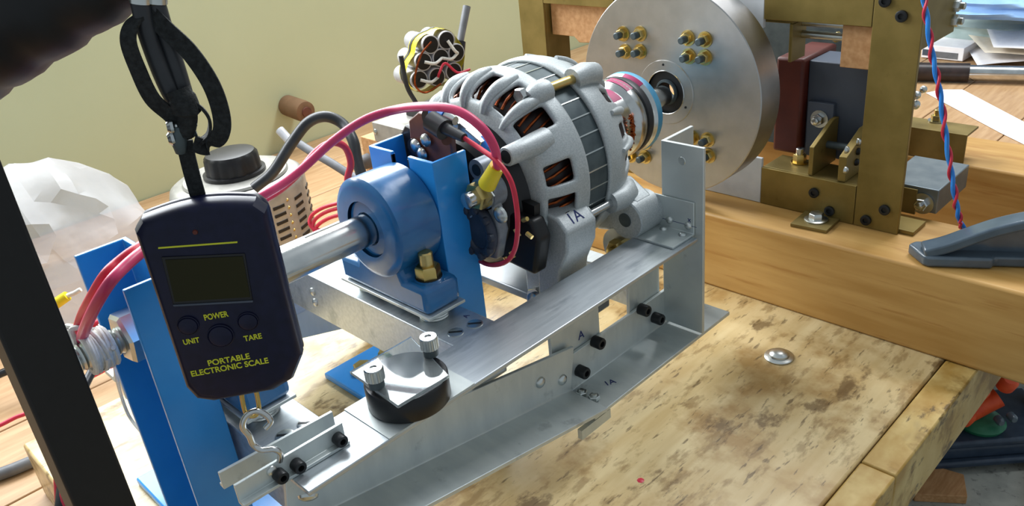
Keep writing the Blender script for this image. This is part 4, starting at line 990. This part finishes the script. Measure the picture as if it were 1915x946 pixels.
# papers in a loose stack
def bent(pts, z0, rise, nm, mt, label, grp=None):
    a, b, c, d = [PX(u, v, z=z0) for u, v in pts]; N = 10; P = []
    for i in range(N + 1):
        for j in range(N + 1):
            s, t = i / N, j / N; p = a * (1 - s) * (1 - t) + b * s * (1 - t) + c * s * t + d * (1 - s) * t
            P.append(p + Z1 * (rise * (s ** 2) + rise * .5 * t * t + .002 * math.sin(5 * s + 3 * t)))
    F = [(i * (N + 1) + j, (i + 1) * (N + 1) + j, (i + 1) * (N + 1) + j + 1, i * (N + 1) + j + 1) for i in range(N) for j in range(N)]
    o = MB().add(P, F).build(nm, mt); md = o.modifiers.new('s', 'SOLIDIFY'); md.thickness = .0006
    return tag(o, label, 'paper', grp)
bent([(1828, 122), (1950, 118), (1960, 70), (1788, 62)], ZB + .012, .012, 'paper_sheet', 'paper', 'white sheet with curled edge under the buff papers')
bent([(1842, 98), (1960, 112), (1960, 60), (1800, 60)], ZB + .030, .012, 'paper_sheet', 'buff', 'pale buff sheet lying on the curled white sheet')
bent([(1858, 88), (1990, 106), (1960, 52), (1838, 44)], ZB + .046, .018, 'paper_sheet', 'paper', 'punched white sheet lying on top of the buff paper')
def folded(cu, cv, z, ru, rvv, rz, seed, nm, mt, label):
    c = PX(cu, cv, z=z); u = V((CX.x, CX.y, 0)).normalized(); v = V((-u.y, u.x, 0)); rnd = random.Random(seed)
    bm = bmesh.new(); bmesh.ops.create_icosphere(bm, subdivisions=4, radius=1)
    for q in bm.verts:
        d = q.co.copy(); k = 1 + .08 * math.sin(d.x * 6 + seed) + .06 * math.sin(d.z * 14 + d.x * 3)
        q.co = u * (d.x * ru * k) + v * (d.y * rvv * k) + Z1 * (max(d.z, -.5) * rz * k)
    P = [c + q.co for q in bm.verts]; F = [[q.index for q in f.verts] for f in bm.faces]; bm.free()
    return tag(MB().add(P, F).build(nm, mt, sharp=60), label, 'cloth')
folded(1895, 38, ZB + .036, .17, .16, .06, 3, 'folded_cloth', 'clothg', 'grey-green folded cloth under the blue cloth on bench')
folded(1915, -6, ZB + .118, .15, .13, .045, 8, 'folded_cloth', 'cloth', 'light blue folded cloth heaped on the grey-green cloth')
# ---------------- below the bench, right
leg = PX(1938, 770, s=1.62)
tag(MB().box(leg.x - .02, leg.x + .02, leg.y - .02, leg.y + .02, ZF + .0002, -.10).build('table_leg', 'blackp', bevel=.002), 'black square steel leg standing behind the crate under the beams', 'leg')
cr = thing('plastic_crate', 'slate-blue ribbed plastic crate on the concrete floor', 'crate', PX(1850, 860, z=ZF))
u = V((CX.x, CX.y, 0)).normalized(); v = V((-u.y, u.x, 0)); c = PX(1860, 876, z=ZF + .0003)
MB().obox(c + v * .075 + Z1 * .026, u * .115, v * .070, Z1 * .026).build('body', 'bluegrey', cr, bevel=.008, seg=3)
MB().obox(c + v * .075 + Z1 * .060, u * .122, v * .076, Z1 * .008).build('rim', 'bluegrey', cr, bevel=.006, seg=3)
MB().obox(c - v * .002 + Z1 * .022, u * .118, v * .008, Z1 * .007).build('rib', 'bluegrey', cr, bevel=.005, seg=3)
g0 = PX(1832, 792, z=ZF + .0685)
gt = thing('garden_tool', 'orange and green plastic tool lying on the slate-blue crate', 'tool', g0)
MB().lathe([(0, .040), (.008, .044), (.016, .036), (.020, .02)], g0, Z1, 24).build('base', 'green', gt)
MB().sweep(spline([g0 + Z1 * .025 - u * .03, g0 + Z1 * .045, g0 + Z1 * .060 + u * .025], 5), .019, 14).build('body', 'orange', gt)
for du, dz in ((-.028, .085), (-.045, .030), (.02, .10)): MB().lathe([(0, .016), (.02, .017), (.028, .012)], g0 + u * du + Z1 * dz - v * .02, V((0, 0, 1)) - v * .5, 18).build('knob', 'orange', gt)
for du, dz in ((.012, .035), (.034, .04)): MB().lathe([(0, .008), (.012, .008), (.016, .005)], g0 + u * du + Z1 * dz - v * .03, -v, 14).build('screw_cap', 'greyp', gt)
p = PX(1748, 912, z=ZF + .0004)
tag(MB().prism([(-.05, -.03), (.035, -.045), (.055, .01), (-.01, .055), (-.05, .03)], p, u, v, .018).build('wood_offcut', 'wood', bevel=.001), 'flat pale wood off-cut lying on the concrete floor', 'wood block')
p = PX(1925, 948, z=ZF + .0004)
tag(MB().obox(p + Z1 * .012 + u * .02, (u * .5 + v * .9) * .10, (u * .9 - v * .5) * .016, Z1 * .011).build('wood_batten', 'strip', bevel=.001), 'yellow painted batten lying on the concrete floor', 'batten')
p = PX(1728, 945, z=ZF + .0004)
